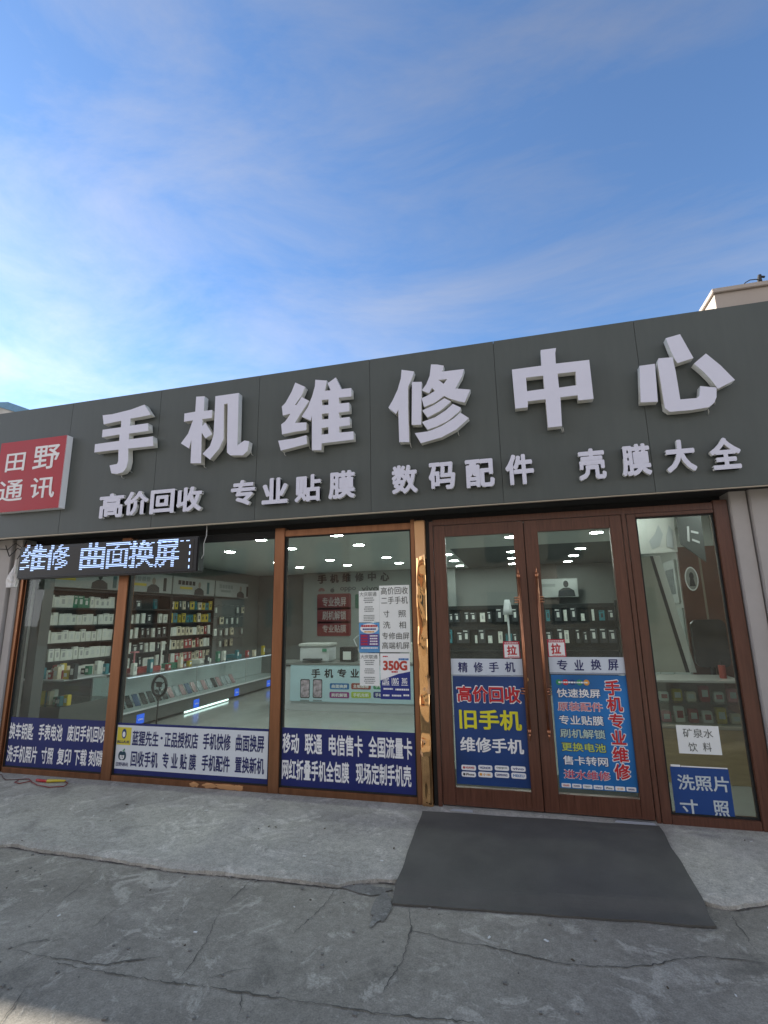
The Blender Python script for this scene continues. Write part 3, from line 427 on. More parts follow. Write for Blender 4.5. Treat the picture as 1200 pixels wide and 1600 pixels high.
# door set: jambs, head, two leaves, side light
bx('jamb',-.736,.02,0,-.704,.1,2.345,RUBBER,shop)
bx('jamb',-.702,0,0,-.668,.1,2.33,DOORWOOD,shop,.003)
bx('jamb',.893,0,0,.925,.1,2.292,DOORWOOD,shop,.003)
bx('door_head',-.668,.0,2.292,1.562,.1,2.345,DOORWOOD,shop,.003)
bx('threshold',-.666,.0,-.004,.893,.09,.012,mat('steel_strip',(.5,.5,.5),.35,metal=.9,var=.2,vs=9),shop)
def door(x0,x1,z0,z1,sl,sr,gx0,gx1,gz0,gz1,hx,side):
    root=empty('door',((x0+x1)/2,.03,z0),None,None); root.parent=shop; root.location=Vector(((x0+x1)/2,.03,z0))-wloc(shop)
    build(MB().box(x0,.006,z0,gx0,.062,z1),'stile',DOORWOOD,root,.003); build(MB().box(gx1,.006,z0,x1,.062,z1),'stile',DOORWOOD,root,.003)
    build(MB().box(gx0,.008,z0,gx1,.060,gz0),'rail',DOORWOOD,root,.003); build(MB().box(gx0,.008,gz1,gx1,.060,z1),'rail',DOORWOOD,root,.003)
    bx('pane',gx0-.005,GL0,gz0-.005,gx1+.005,GL1,gz1+.005,GLASS,root)
    h=MB(); COP=mat('copper_handle',(.46,.20,.11),.33,metal=.85,var=.25,vs=8)
    zb,zt=.62,1.80
    h.tube([(hx,-.055,zb),(hx,-.055,zt)],.0115,12)
    for zc,dr in ((zb,-1),(zt,1)):
        h.tube([(hx,-.055,zc),(hx,-.055,zc+dr*.012),(hx,-.055,zc+dr*.018),(hx,-.055,zc+dr*.03)],.015,12)
        h.tube([(hx,-.055,zc+dr*.03),(hx,-.055,zc+dr*.05),(hx,-.055,zc+dr*.085)],.010,10,.003)
    for zc in (.90,1.62):
        h.tube([(hx,-.055,zc),(hx+side*.03,-.02,zc),(hx+side*.03,.006,zc)],.009,10)
        for k in (-.02,0,.02): h.tube([(hx+side*.012,-.04,zc+k),(hx+side*.045,-.012,zc+k)],.005,8)
    build(h,'handle',COP,root,smooth=True)
    return root
ld=door(-.664,.112,.016,2.288,.09,.09,-.562,.026,.150,2.188,.045,-1)
rd=door(.118,.889,.016,2.288,.09,.09,.228,.798,.150,2.188,.190,1)
bx('seal',.100,.064,.005,.132,.072,2.28,RUBBER,ld)
lock=MB(); lock.tube([(.052,-.004,.985),(.052,.008,.985)],.016,16); build(lock,'lock_cylinder',mat('brass_lock',(.5,.3,.15),.3,metal=1),ld,smooth=False)
# fixed side light right of the door
bx('post',.930,0,0,.996,.1,2.288,DOORWOOD,shop,.003)
bx('post',1.565,-.002,0,1.664,.1,2.36,DOORWOOD,shop,.004)
bx('sill',.998,.003,-.003,1.563,.098,.062,DOORWOOD,shop,.003)
bx('head_rail',.998,.003,2.262,1.563,.098,2.290,DOORWOOD,shop,.003)
window(.998,1.563,.062,2.262,shop)
# dark seal strips round the window posts
for x in (-5.216,-3.991,-3.871,-2.215,-2.111,-.873): bx('seal',x-.0008,.012,.05,x+.0008,.09,2.28,RUBBER,shop)
# interior shell
bx('floor',-9.3,.1,-.03,4.4,7.6,.004,FLOORT,shop)
bx('ceiling',-9.3,.262,2.60,4.4,3.95,2.66,CEIL,shop)
bx('ceiling',-9.3,3.952,2.602,-1.0,7.6,2.66,CEIL,shop)
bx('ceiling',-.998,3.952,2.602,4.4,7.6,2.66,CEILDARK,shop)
bx('partition',-5.30,.21,.004,-5.19,.34,2.6,mat('grey_return_wall',(.09,.095,.095),.7,var=.06,vs=3),shop)
bx('partition',-6.62,.5,.004,-6.5,7.6,2.6,WALLIN,shop)
bx('partition',-5.1,7.30,.004,-1.3,7.4,2.598,mat('dark_feature_wall',(.25,.27,.26),.6),shop)
bx('partition',2.15,1.8,.004,2.25,7.6,2.6,mat('pale_partition',(.36,.37,.34),.7,var=.06),shop)
bx('partition',.35,7.30,.004,.95,7.42,2.6,mat('brown_column',(.07,.055,.045),.6),shop)

# ---------------------------------------------------------------- fascia sign
sign=empty('shop_sign',(-1.8,-.25,2.4),'long grey panel sign across the shop front with raised white letters','sign')
Z0,Z1=2.402,3.868; pw=1.1365; xs=[]; x=1.1055+2*pw
while x>-22: xs.append(x); x-=pw
xs=xs[::-1]
for x0,x1 in zip(xs,xs[1:]): bx('panel',x0+.0013,-.25,Z0,x1-.0013,-.232,Z1,FASC,sign,.0012)
bx('backing',xs[0],-.23,Z0+.02,xs[-1],-.19,Z1-.01,DARKMET,sign)
bx('top_return',xs[0],-.188,Z1-.06,xs[-1],.3,Z1-.012,FASC,sign)
tr=MB(); tr.hexa([(xs[0],-.246,Z0-.02),(xs[-1],-.246,Z0-.006),(xs[-1],-.225,Z0-.006),(xs[0],-.13,Z0-.02),(xs[0],-.246,Z0-.002),(xs[-1],-.246,Z0-.002),(xs[-1],-.225,Z0-.002),(xs[0],-.13,Z0-.002)])
build(tr,'edge_trim',TRIM,sign)
bx('soffit',xs[0],-.186,2.415,xs[-1],.138,2.43,DARKMET,sign)
def curve_letter(ch,polys,parent):
    cu=bpy.data.curves.new('letter','CURVE'); cu.dimensions='2D'; cu.fill_mode='BOTH'; cu.extrude=1
    for p in polys:
        s=cu.splines.new('POLY'); s.points.add(len(p)-1); s.use_cyclic_u=True
        for q,(x,z) in zip(s.points,p): q.co=(x,z,0,1)
    o=bpy.data.objects.new('letter',cu); COL.objects.link(o); dg=bpy.context.evaluated_depsgraph_get(); me=bpy.data.meshes.new_from_object(o.evaluated_get(dg)); bpy.data.objects.remove(o)
    for v in me.vertices: v.co=Vector((v.co.x,-.302-.033*v.co.z,v.co.y))
    return letter_obj(me,parent)
def letter_obj(me,parent):
    me.materials.clear(); o=link_mesh('letter',me,[LETTER,LETTERSIDE],parent,fixn=True)
    for p in me.polygons: p.material_index=0 if p.normal.y<-.7 else 1
    return o
for ch,polys in BIG.items(): curve_letter(ch,polys,sign)
for ch,x0,z0,x1,z1 in SMALL:
    me=fit(glyph_mesh(ch,.038,.1),x0,z0+.012,x1-.006,z1,-.284,.034); letter_obj(me,sign)
for ch,polys in BIG.items():
    pp=[q for p in polys for q in p]; zb=min(q[1] for q in pp)
    for k in range(2):
        q=[q for q in pp if q[1]<zb+.09][k*2%max(1,len([q for q in pp if q[1]<zb+.09]))]; x=q[0]+.01*k
        wires=MB(); wires.tube([(x,-.285,q[1]+.01),(x+.003,-.287,q[1]-.018),(x+.006,-.27,q[1]-.030),(x+.005,-.2505,q[1]-.026)],.0028,5)
        build(wires,'wire',mat('wire_white',(.55,.55,.52),.5),sign,smooth=True)
# red square sign board
rs=empty('red_sign',(-4.97,-.25,2.66),'red square board with white lettering at the end of the grey fascia','sign')
REDP=mat('faded_red_board',(.40,.017,.026),.5,var=.08,vs=2)
o=bx('board',-5.425,-.330,2.662,-4.520,-.252,3.460,[REDP,WHITE],rs,.003)
for p in o.data.polygons: p.material_index=0 if p.normal.y<-.9 else 1
letters(RED_,mat('white_lettering',(.82,.80,.80),.5),rs,-.333,.012)

# ---------------------------------------------------------------- LED board
led=empty('led_sign',(-4.0,-.20,1.95),'black scrolling message board with glowing white characters over the windows','sign')
bx('housing',-5.095,-.22,1.948,-2.905,-.11,2.292,mat('led_housing',(.012,.012,.013),.45),led,.012)
bx('screen',-5.045,-.2225,1.985,-2.955,-.2205,2.262,mat('led_screen',(.022,.018,.014),.5),led)
LEDM=mat('led_lit',(.5,.6,.9),.5,emit=(.42,.60,1.0),es=.62)
def dots(ch,x0,z0,x1,z1,mb,n=16):
    me=fit(glyph_mesh(ch,.012),0,0,n,n,0); me.calc_loop_triangles(); tri=[[(me.vertices[i].co.x,me.vertices[i].co.z) for i in t_.vertices] for t_ in me.loop_triangles]
    def ins(px,pz):
        for (ax,az),(bx_,bz),(cx,cz) in tri:
            d1=(px-bx_)*(az-bz)-(ax-bx_)*(pz-bz); d2=(px-cx)*(bz-cz)-(bx_-cx)*(pz-cz); d3=(px-ax)*(cz-az)-(cx-ax)*(pz-az)
            if not((d1<0 or d2<0 or d3<0) and (d1>0 or d2>0 or d3>0)): return True
        return False
    sx,sz=(x1-x0)/n,(z1-z0)/n
    for r_ in range(n):
        for c in range(n):
            if ins(c+.5,r_+.5) or ins(c+.3,r_+.5):
                cx,cz=x0+(c+.5)*sx,z0+(r_+.5)*sz; mb.box(cx-sx*.42,-.2255,cz-sz*.22,cx+sx*.42,-.2230,cz+sz*.22)
    bpy.data.meshes.remove(me)
for it in LED:
    mb=MB(); dots(*it,mb); build(mb,'lettering',LEDM,led,fixn=False)
mb=MB()
for k in range(11): x=-3.70+k*.066; bx('dash',x,-.2255,2.248,x+.036,-.2230,2.256,LEDM,led)
for k in range(4): z=2.21-k*.066; bx('dash',-3.0,-.2255,z-.03,-2.990,-.2230,z,LEDM,led)
mb=MB(); mb.tube([(-2.86,-.17,2.42),(-2.85,-.18,2.30),(-2.875,-.18,2.22),(-2.88,-.165,2.12),(-2.906,-.16,2.08)],.004,6); build(mb,'cable',mat('white_cable',(.5,.5,.5),.5),led)

# ---------------------------------------------------------------- printed banners on the glass
YF=.026
def banner(name,label,r,m,cat='window banner',group=None):
    o=sheet(name,r,m,YF); return tag(o,label,cat,group)
g='printed banners along the foot of the windows'
o=banner('window_banner','navy banner on key cutting and photo printing in the window under the LED board',W1[0],NAVY,group=g); letters(W1[1],WHITE,o,YF-.002,.024)
bx('border',W1[0][0]+.004,YF-.001,W1[0][1]-.03,W1[0][2],YF+.003,W1[0][1]-.002,mat('bare_banner_edge',(.36,.40,.42),.5),o)
o=banner('window_banner','white banner with navy border and two small logos in the middle window',W2[0],NAVY,group=g)
r=W2[2]; sheet('panel',[r[0]+.012,r[1],r[2]-.006,r[3]-.004],mat('banner_white',(.72,.76,.80),.5),YF-.002,.0015,o); letters(W2[1],INK,o,YF-.004,.024)
mb=MB(); mb.tube([((W2[1][0][3]+W2[1][1][1])/2,YF-.004,.40),((W2[1][0][3]+W2[1][1][1])/2,YF-.0015,.40)],.012,14); build(mb,'dot',INK,o)
r=W2[3]; lg=sheet('logo',r,mat('logo_yellow',(.70,.60,.06),.5),YF-.004,.0015,o)
cx,cz=(r[0]+r[2])/2,r[1]+(r[3]-r[1])*.64
def disc_xz(mb,cx,cz,rx,rz,y,t=.001,n=22,a0=0,a1=360): mb.prism([(cx+rx*math.cos(R(a0+(a1-a0)*k/n)),cz+rz*math.sin(R(a0+(a1-a0)*k/n))) for k in range(n)],y,y+t)
mb=MB(); disc_xz(mb,cx,cz,.026,.045,YF-.006); build(mb,'face',BLUE,lg); mb=MB(); disc_xz(mb,cx,cz-.006,.016,.026,YF-.008); build(mb,'muzzle',WHITE,lg)
letters(W2[6],INK,o,YF-.006,.03)
r=W2[4]; cx,cz=(r[0]+r[2])/2,(r[1]+r[3])/2; mb=MB(); hw,hh=(r[2]-r[0])/2,(r[3]-r[1])/2
disc_xz(mb,cx-hw*.38,cz-hh*.2,hw*.62,hh*.8,YF-.004); disc_xz(mb,cx+hw*.38,cz-hh*.2,hw*.62,hh*.8,YF-.0045); lg=build(mb,'logo',mat('dark_teal',(.012,.05,.08),.5),o)
mb=MB(); mb.prism([(cx-.004,cz+hh*.55),(cx+.022,cz+hh*1.15),(cx+.028,cz+hh*.8)],YF-.005,YF-.004); build(mb,'leaf',GREEN,lg)
mb=MB(); 
for sx in (-.42,0,.42): mb.prism([(cx+hw*sx-.006,cz-hh*.1),(cx+hw*sx+.006,cz-hh*.1),(cx+hw*sx+.005,cz-hh*.62),(cx+hw*sx-.005,cz-hh*.62)],YF-.006,YF-.0047)
mb.prism([(cx-hw*.5,cz-hh*.62),(cx+hw*.5,cz-hh*.62),(cx+hw*.3,cz-hh*.8),(cx-hw*.3,cz-hh*.8)],YF-.006,YF-.0047); build(mb,'mark',WHITE,lg)
letters(W2[5],INK,o,YF-.004,.012)
o=banner('window_banner','navy banner on phone cards and cases in the window beside the gold column',W3[0],NAVY,group=g); letters(W3[1],WHITE,o,YF-.002,.026)
bx('border',W3[0][0]+.004,YF-.001,W3[0][1]-.022,W3[0][2]-.3,YF+.003,W3[0][1]-.002,MATS['bare_banner_edge'],o)
# paper notices in the window beside the gold column
g2='paper notices taped to the window beside the gold column'
YP=.024
def bars(parent,x0,x1,z0,z1,n,m,y,name='print',cen=True,h=.45,jit=.35):
    mb=MB(); dz=(z1-z0)/n
    for k in range(n):
        wd=(x1-x0)*(1-jit*rnd.random()); cx=(x0+x1)/2 if cen else x0+wd/2
        zc=z1-(k+.5)*dz; q=cx-wd/2
        while q<cx+wd/2-.002:
            s=rnd.uniform(.006,.02); mb.box(q,y,zc-dz*h/2,min(q+s,cx+wd/2),y+.0008,zc+dz*h/2); q+=s+.003
    return build(mb,name,m,parent)
o=tag(sheet('notice',PA[0],PAPER,YP),'white sheet with big black handwriting style characters, highest on the right','notice',g2); letters(PA[1],mat('handwriting_ink',(.05,.055,.05),.6),o,YP-.002,.0)
r=PB[0]; o=tag(sheet('notice',[r[0],r[1]+.002,r[2]-.003,r[3]],PAPER,YP),'narrow white sheet of small print, above the colourful leaflet','notice',g2); letters(PB[1],GREYINK,o,YP-.002,.004)
H=r[3]-r[1]; wd=r[2]-r[0]
for a0,a1,n in ((.60,.80,3),(.32,.52,3),(.04,.24,4)): bars(o,r[0]+wd*.2,r[2]-wd*.22,r[1]+H*a0,r[1]+H*a1,n,GREYINK,YP-.002)
r=PC[0]; o=tag(sheet('leaflet',[r[0],r[1]+.002,r[2]-.003,r[3]-.002],mat('leaflet_blue',(.10,.32,.62),.5,var=.3,vs=4),YP),'small colourful blue and red leaflet between two narrow white sheets','leaflet',g2)
wd=r[2]-r[0]; H=r[3]-r[1]
mb=MB(); disc_xz(mb,r[0]+wd*.5,r[1]+H*.80,wd*.44,H*.17,YP-.002); build(mb,'cloud',WHITE,o)
bars(o,r[0]+wd*.1,r[2]-wd*.1,r[1]+H*.84,r[1]+H*.93,1,RED,YP-.004,h=.7,jit=.05); bars(o,r[0]+wd*.18,r[2]-wd*.18,r[1]+H*.74,r[1]+H*.82,1,DEEP,YP-.004,h=.6,jit=.05); bars(o,r[0]+wd*.25,r[2]-wd*.25,r[1]+H*.66,r[1]+H*.72,1,ORANGE,YP-.004,h=.7,jit=.05)
sheet('print_panel',[r[0]+wd*.05,r[1]+H*.22,r[2]-wd*.05,r[1]+H*.62],mat('leaflet_purple',(.13,.05,.24),.5),YP-.002,.0015,o)
bars(o,r[0]+wd*.1,r[0]+wd*.42,r[1]+H*.24,r[1]+H*.6,4,RED,YP-.004,h=.55,jit=.1); bars(o,r[0]+wd*.52,r[2]-wd*.08,r[1]+H*.24,r[1]+H*.6,4,WHITE,YP-.004,h=.5,jit=.1); bars(o,r[0]+wd*.1,r[2]-wd*.1,r[1]+H*.12,r[1]+H*.19,1,WHITE,YP-.002,h=.6,jit=.05)
r=PD[0]; o=tag(sheet('notice',[r[0]+.002,r[1],r[2]-.004,r[3]-.002],PAPER,YP),'narrow white sheet of small print, below the colourful leaflet','notice',g2); letters(PD[1],GREYINK,o,YP-.002,.004)
H=r[3]-r[1]; wd=r[2]-r[0]
for a0,a1,n in ((.62,.80,3),(.36,.54,3),(.05,.28,4)): bars(o,r[0]+wd*.2,r[2]-wd*.22,r[1]+H*a0,r[1]+H*a1,n,GREYINK,YP-.002)
r=PE[0]; o=tag(sheet('leaflet',[r[0],r[1],r[2],r[3]-.003],WHITE,YP),'white and navy data plan leaflet with large red 350G','leaflet',g2)
wd=r[2]-r[0]; H=r[3]-r[1]
mb=MB(); mb.prism([(r[0],r[1]),(r[2],r[1]),(r[2],r[1]+H*.60),(r[0]+wd*.62,r[1]+H*.55),(r[0],r[1]+H*.40)],YP-.0015,YP-.0003); build(mb,'navy_field',DEEP,o)
letters(PE[1][:1],mat('deep_red_print',(.50,.05,.03),.5),o,YP-.003,.045); letters(PE[1][1:],WHITE,o,YP-.003,.03)
bars(o,r[0]+wd*.05,r[0]+wd*.3,r[1]+H*.90,r[1]+H*.95,1,RED,YP-.002,h=.5); bars(o,r[0]+wd*.62,r[2]-wd*.04,r[1]+H*.83,r[1]+H*.9,1,BLUE2,YP-.002,h=.6,jit=.05); bars(o,r[0]+wd*.38,r[0]+wd*.6,r[1]+H*.57,r[1]+H*.61,1,RED,YP-.003,h=.8,jit=0)
for q0,q1 in ((.06,.3),(.38,.62),(.70,.92)): bars(o,r[0]+wd*q0,r[0]+wd*q1,r[1]+H*.29,r[1]+H*.325,1,WHITE,YP-.003,h=.5,jit=0)
for q0,q1,z in ((.1,.42,.20),(.5,.95,.19),(.08,.3,.06),(.38,.7,.06),(.76,.95,.07)): bars(o,r[0]+wd*q0,r[0]+wd*q1,r[1]+H*z,r[1]+H*(z+.045),1,WHITE,YP-.003,h=.8,jit=.05)
# door leaf stickers
WB=mat('pale_blue_strip',(.62,.68,.76),.5); STRIPB=mat('strip_line',(.30,.34,.42),.5)
def outlined(items,front,back,parent,y,bold,grow):
    letters(items,back,parent,y+.002,bold+grow[1],grow=grow[0]); letters(items,front,parent,y,bold)
g3='printed films stuck to the double door'
for r,tx,lb in ((H1[0],H1[1],'pale strip reading phone repair across the door leaf beside the gold column'),(H2[0],H2[1],'pale strip reading screen replacement across the door leaf beside the side window')):
    o=tag(sheet('sticker_strip',r,WB,YF),lb,'sticker',g3); letters(tx,INK,o,YF-.002,.02); bx('line',r[0],YF-.001,r[1]-.012,r[2],YF+.002,r[1]-.002,STRIPB,o)
r=B1[0]; o=tag(sheet('door_poster',r,BLUE,YF),'dark blue poster with red, yellow and white characters on the door near the gold column','poster',g3)
outlined(B1[1][:1],RED,WHITE,o,YF-.004,.028,(.008,.02)); letters(B1[1][1:2],YEL,o,YF-.004,.03); letters(B1[1][2:],WHITE,o,YF-.004,.026)
logoc={'HUAWEI':RED,'HONOR':DEEP,'oppo':GREYINK,'vivo':DEEP,'iPhone':BLACK,'小米':ORANGE,'SAMSUNG':DEEP,'MEIZU':BLUE2}
def rrect(mb,x0,z0,x1,z1,rr,y,t):
    P=[]
    for cx,cz,a in ((x1-rr,z1-rr,0),(x0+rr,z1-rr,90),(x0+rr,z0+rr,180),(x1-rr,z0+rr,270)):
        for k in range(5): P.append((cx+rr*math.cos(R(a+22.5*k)),cz+rr*math.sin(R(a+22.5*k))))
    mb.prism(P,y,y+t)
for s,x0,z0,x1,z1 in B1[2]:
    mb=MB(); rrect(mb,x0,z0,x1,z1,.012,YF-.002,.0015); pl=build(mb,'logo_plate',WHITE,o)
    w_,h_=x1-x0,z1-z0; letters([[s,x0+w_*(.3 if s in('iPhone','HUAWEI','小米') else .12),z0+h_*.3,x1-w_*.12,z0+h_*.74]],logoc[s],pl,YF-.004,.02)
    if s in('iPhone','HUAWEI','小米'):
        mb=MB(); 
        if s=='小米': mb.box(x0+w_*.1,YF-.004,z0+h_*.28,x0+w_*.26,YF-.003,z0+h_*.74)
        else: disc_xz(mb,x0+w_*.18,z0+h_*.5,w_*.07,h_*.24,YF-.004)
        build(mb,'mark',logoc[s],pl)
for q,lb in ((LA1,'white pull sticker with red border, the one nearer the gold column'),(LA2,'white pull sticker with red border, the one nearer the side window')):
    r=q[0]; o=tag(sheet('pull_sticker',r,mat('sticker_red',(.50,.03,.06),.5),YF),lb,'sticker','red and white pull stickers on the door')
    w_,h_=r[2]-r[0],r[3]-r[1]; sheet('panel',[r[0]+w_*.06,r[1]+h_*.05,r[2]-w_*.06,r[3]-h_*.18],WHITE,YF-.002,.0015,o); letters(q[1],RED,o,YF-.004,.03)
    bars(o,r[0]+w_*.1,r[2]-w_*.1,r[3]-h_*.14,r[3]-h_*.05,1,WHITE,YF-.002,h=.55,jit=0); bars(o,r[0]+w_*.25,r[2]-w_*.1,r[1]+h_*.07,r[1]+h_*.12,1,RED,YF-.004,h=.6,jit=0)
r=B2[0]; o=tag(sheet('door_poster',r,BLUE2,YF),'bright blue door poster with seven short lines and a red vertical title','poster',g3)
cols=[WHITE,PINK,WHITE,mat('mint_print',(.52,.66,.58),.5),mat('lime_pale',(.55,.64,.12),.5),WHITE,mat('pink_red',(.60,.10,.16),.5)]
backs=[INK,WHITE,INK,INK,INK,INK,WHITE]
for it,cf,cb in zip(B2[1],cols,backs): outlined([it],cf,cb,o,YF-.004,.018,(.004,.02))
outlined(B2[2],RED,WHITE,o,YF-.004,.028,(.007,.025))
q=B2[3]; 
for k,cm in enumerate((GREEN,RED,BLUE,GREEN,ORANGE)):
    mb=MB(); rr=(q[3]-q[1])/2*.95; disc_xz(mb,q[0]+rr+(q[2]-q[0]-2*rr)*k/4,(q[1]+q[3])/2,rr,rr,YF-.002-.0003*k); build(mb,'dot',cm,o)
bars(o,q[0]+.02,q[2]-.01,q[1]+.016,q[3]-.016,1,WHITE,YF-.0055,h=.8,jit=0)
n=7; wd=(r[2]-r[0]-.02)/n
for k in range(n):
    mb=MB(); x0=r[0]+.014+k*wd; rrect(mb,x0,r[1]+.006,x0+wd*.88,r[1]+.034,.006,YF-.002,.0015); pl=build(mb,'logo_plate',WHITE,o)
    s=('HUAWEI','HONOR','oppo','vivo','iPhone','小米','SAMSUNG')[k]; letters([[s,x0+wd*.15,r[1]+.013,x0+wd*.72,r[1]+.027]],logoc[s],pl,YF-.004,.012)
# side window: water notice and blue photo sign
r=PW[0]; o=tag(sheet('notice',r,PAPER,YP),'white paper for mineral water and drinks taped inside the side window','notice'); letters(PW[1],mat('thin_ink',(.10,.11,.10),.6),o,YP-.002,-.004)
r=PBL[0]; o=tag(sheet('photo_sign',[r[0],.066,r[2],r[3]],mat('mid_blue_board',(.012,.06,.24),.45,var=.1,vs=3),YF),'mid blue photo printing board standing at the foot of the side window','sign'); letters(PBL[1],mat('pale_lettering',(.58,.64,.66),.5),o,YF-.002,.018)
mb=MB(); mb.box(r[0]+.006,YF+.001,r[3],r[0]+.07,YF+.004,r[3]+.014); mb.box(r[0]+.075,YF+.001,r[3]+.001,r[2]-.004,YF+.004,r[3]+.008); build(mb,'tape',WHITE,o)
# ---------------------------------------------------------------- ceiling lights: visible lit lamps, plus an added unseen row nearest the windows
LAMP=mat('lit_diffuser',(.9,.9,.9),.5,emit=(.94,1.0,.98),es=42); RING=mat('lamp_ring',(.7,.7,.7),.4)
ORD=['first','second','third','fourth','fifth','sixth','seventh']
proto=None
for ri,y in enumerate((.62,1.9,2.9,4.65,5.7,6.8)):  # nearest row is unseen, added to light the counter fronts
    for ci,x in enumerate((-4.5,-3.4,-2.27,-1.13,.01,1.15,1.95)):
        if (ri==1 and ci in(0,3,4,5,6)) or (ci==6 and ri>0): continue
        if (ri==2 and ci==3) or (ri==5 and ci in (0,1,2)): continue
        zc=2.598 if y<3.95 or x>-9 else 2.598
        lb='round lit ceiling light, %s from the shelf wall in the %s row from the windows'%(ORD[ci],ORD[ri])
        if proto is None:
            d=empty('downlight',(x,y,2.6),lb,'ceiling light','round lights recessed in the shop ceiling'); proto=d
            mb=MB(); mb.tube([(x,y,2.5995),(x,y,2.586)],.098,28); ring=build(mb,'trim_ring',RING,d)
            mb=MB(); mb.disc((x,y,2.5835),.082,28); dif=build(mb,'diffuser',LAMP,d,fixn=False)
            kids=[ring,dif]
        else:
            d=proto.copy(); COL.objects.link(d); d.location=(x,y,2.6); d['label']=lb
            for k in kids: q=k.copy(); COL.objects.link(q); q.parent=d
# ---------------------------------------------------------------- wall shelving along the end wall (runs away from the windows)
XW=-6.2
WBOX=mat('box_white',(.80,.80,.74),.6); GBOX=mat('box_green',(.04,.22,.13),.6); DBOX=mat('box_dark',(.04,.045,.05),.5); TBOX=mat('box_teal',(.03,.20,.24),.5); YBOX=mat('box_yellow',(.55,.42,.04),.5); RBOX=mat('box_red',(.40,.06,.06),.5); KBOX=mat('box_cream',(.75,.66,.5),.6); CLR=mat('blister_plastic',(.66,.70,.66),.25)
FACE=mat('box_face_print',(.45,.46,.45),.5); FACEW=mat('box_face_pale',(.7,.72,.7),.5)
def pack_mesh(m,face,h=.15,wd=.075,dp=.03,hole=False):
    # local: front faces +X; width along Y; hangs by a tab at the top
    mb=MB(); mb.box(-dp/2,-wd/2,0,dp/2,wd/2,h)
    mb.cur=1; mb.box(dp/2+.0005,-wd*.18,h*.3,dp/2+.0015,wd*.22,h*.72); mb.box(dp/2+.0005,-wd*.42,h*.86,dp/2+.0015,wd*.2,h*.93)
    me=bpy.data.meshes.new('package'); me.from_pydata(mb.v,[],mb.f)
    for p,i in zip(me.polygons,mb.mi): p.material_index=i
    me.materials.append(m); me.materials.append(face); me.update(); return me
PK={'w':pack_mesh(WBOX,FACEW),'wd':pack_mesh(WBOX,FACE),'g':pack_mesh(GBOX,FACEW),'d':pack_mesh(DBOX,FACEW),'t':pack_mesh(TBOX,DBOX),'y':pack_mesh(YBOX,DBOX),'r':pack_mesh(RBOX,FACEW),'k':pack_mesh(KBOX,DBOX),'c':pack_mesh(CLR,WBOX,.12,.045,.02)}
CN={'w':'white','wd':'white and grey','g':'green','d':'black','t':'teal','y':'yellow','r':'red','k':'cream','c':'clear'}
ORDN=['first','second','third','fourth','fifth','sixth','seventh','eighth','ninth','tenth','eleventh','twelfth','thirteenth','fourteenth','fifteenth','sixteenth','seventeenth','eighteenth','nineteenth','twentieth']
def place(key,x,y,z,rz,s,label,group,ax='y'):
    o=bpy.data.objects.new('package',PK[key]); COL.objects.link(o); o.location=(x,y,z); o.rotation_euler=(0,rnd.uniform(-.07,.05),rz+rnd.uniform(-.25,.25)); o.scale=(1,s*rnd.uniform(1.05,1.45),s*rnd.uniform(.88,1.12)); return tag(o,label,'package',group)
def unit(y0,y1,z1,rows,label,gname,seq,head=True):
    u=empty('shelf_unit',(XW,(y0+y1)/2,.004),label,'shelf')
    bx('back_panel',XW-.28,y0+.02,.004,XW-.25,y1-.02,z1,SHELFM,u)
    bx('side_panel',XW-.28,y0,.004,XW,y0+.02,z1,SHELFM,u); bx('side_panel',XW-.28,y1-.02,.004,XW,y1,z1,SHELFM,u)
    for z in rows+[z1]: bx('shelf',XW-.248,y0+.022,z-.022,XW-.01,y1-.022,z,SHELFM,u)
    for ri,z in enumerate(rows):
        n=seq[ri]; 
        for k,key in enumerate(n):
            if key=='.': continue
            yy=y0+.07+(y1-y0-.14)*k/max(1,len(n)-1); place(key,XW-.06,yy,z+.001,0,1.06,'%s box, %s along the %s shelf of the %s'%(CN[key],ORDN[k],ORDN[len(rows)-1-ri],gname),'boxed accessories on the '+gname)
    return u
RZ=[.72,.965,1.21,1.455,1.70]
def mix(n,w_): return [rnd.choices(list(w_),list(w_.values()))[0] for _ in range(n)]
unit(1.0,2.45,1.96,RZ,'dark shelf unit of white boxes nearest the end window','shelf unit nearest the street',[mix(14,{'w':6,'wd':4,'c':2,'k':1}),mix(14,{'w':7,'wd':4,'r':.6,'.':.6}),mix(14,{'w':7,'wd':4,'k':1}),mix(14,{'w':6,'wd':4,'c':1,'.':.6}),mix(3,{'g':1,'w':2})+['w','wd','w']+['g']*3+mix(5,{'w':3,'wd':3})])
unit(2.47,3.75,1.96,RZ,'dark shelf unit with a few white and teal boxes','sparse dark shelf unit',[mix(9,{'wd':3,'w':3,'d':2}),mix(9,{'w':3,'d':2,'wd':3,'.':1}),mix(9,{'w':3,'d':2,'wd':2,'.':1}),mix(9,{'wd':3,'w':2,'d':2,'.':2}),['.','w','.','d','.','.','t','.','.']])
unit(3.77,5.15,1.96,RZ,'shelf unit with yellow, red and cream packages','yellow and red shelf unit',[mix(11,{'r':3,'k':3,'w':3}),mix(11,{'r':3,'k':3,'w':2}),mix(11,{'r':2,'k':4,'w':3}),mix(11,{'y':5,'k':2,'t':1}),mix(11,{'y':4,'k':2,'d':1,'t':1})])
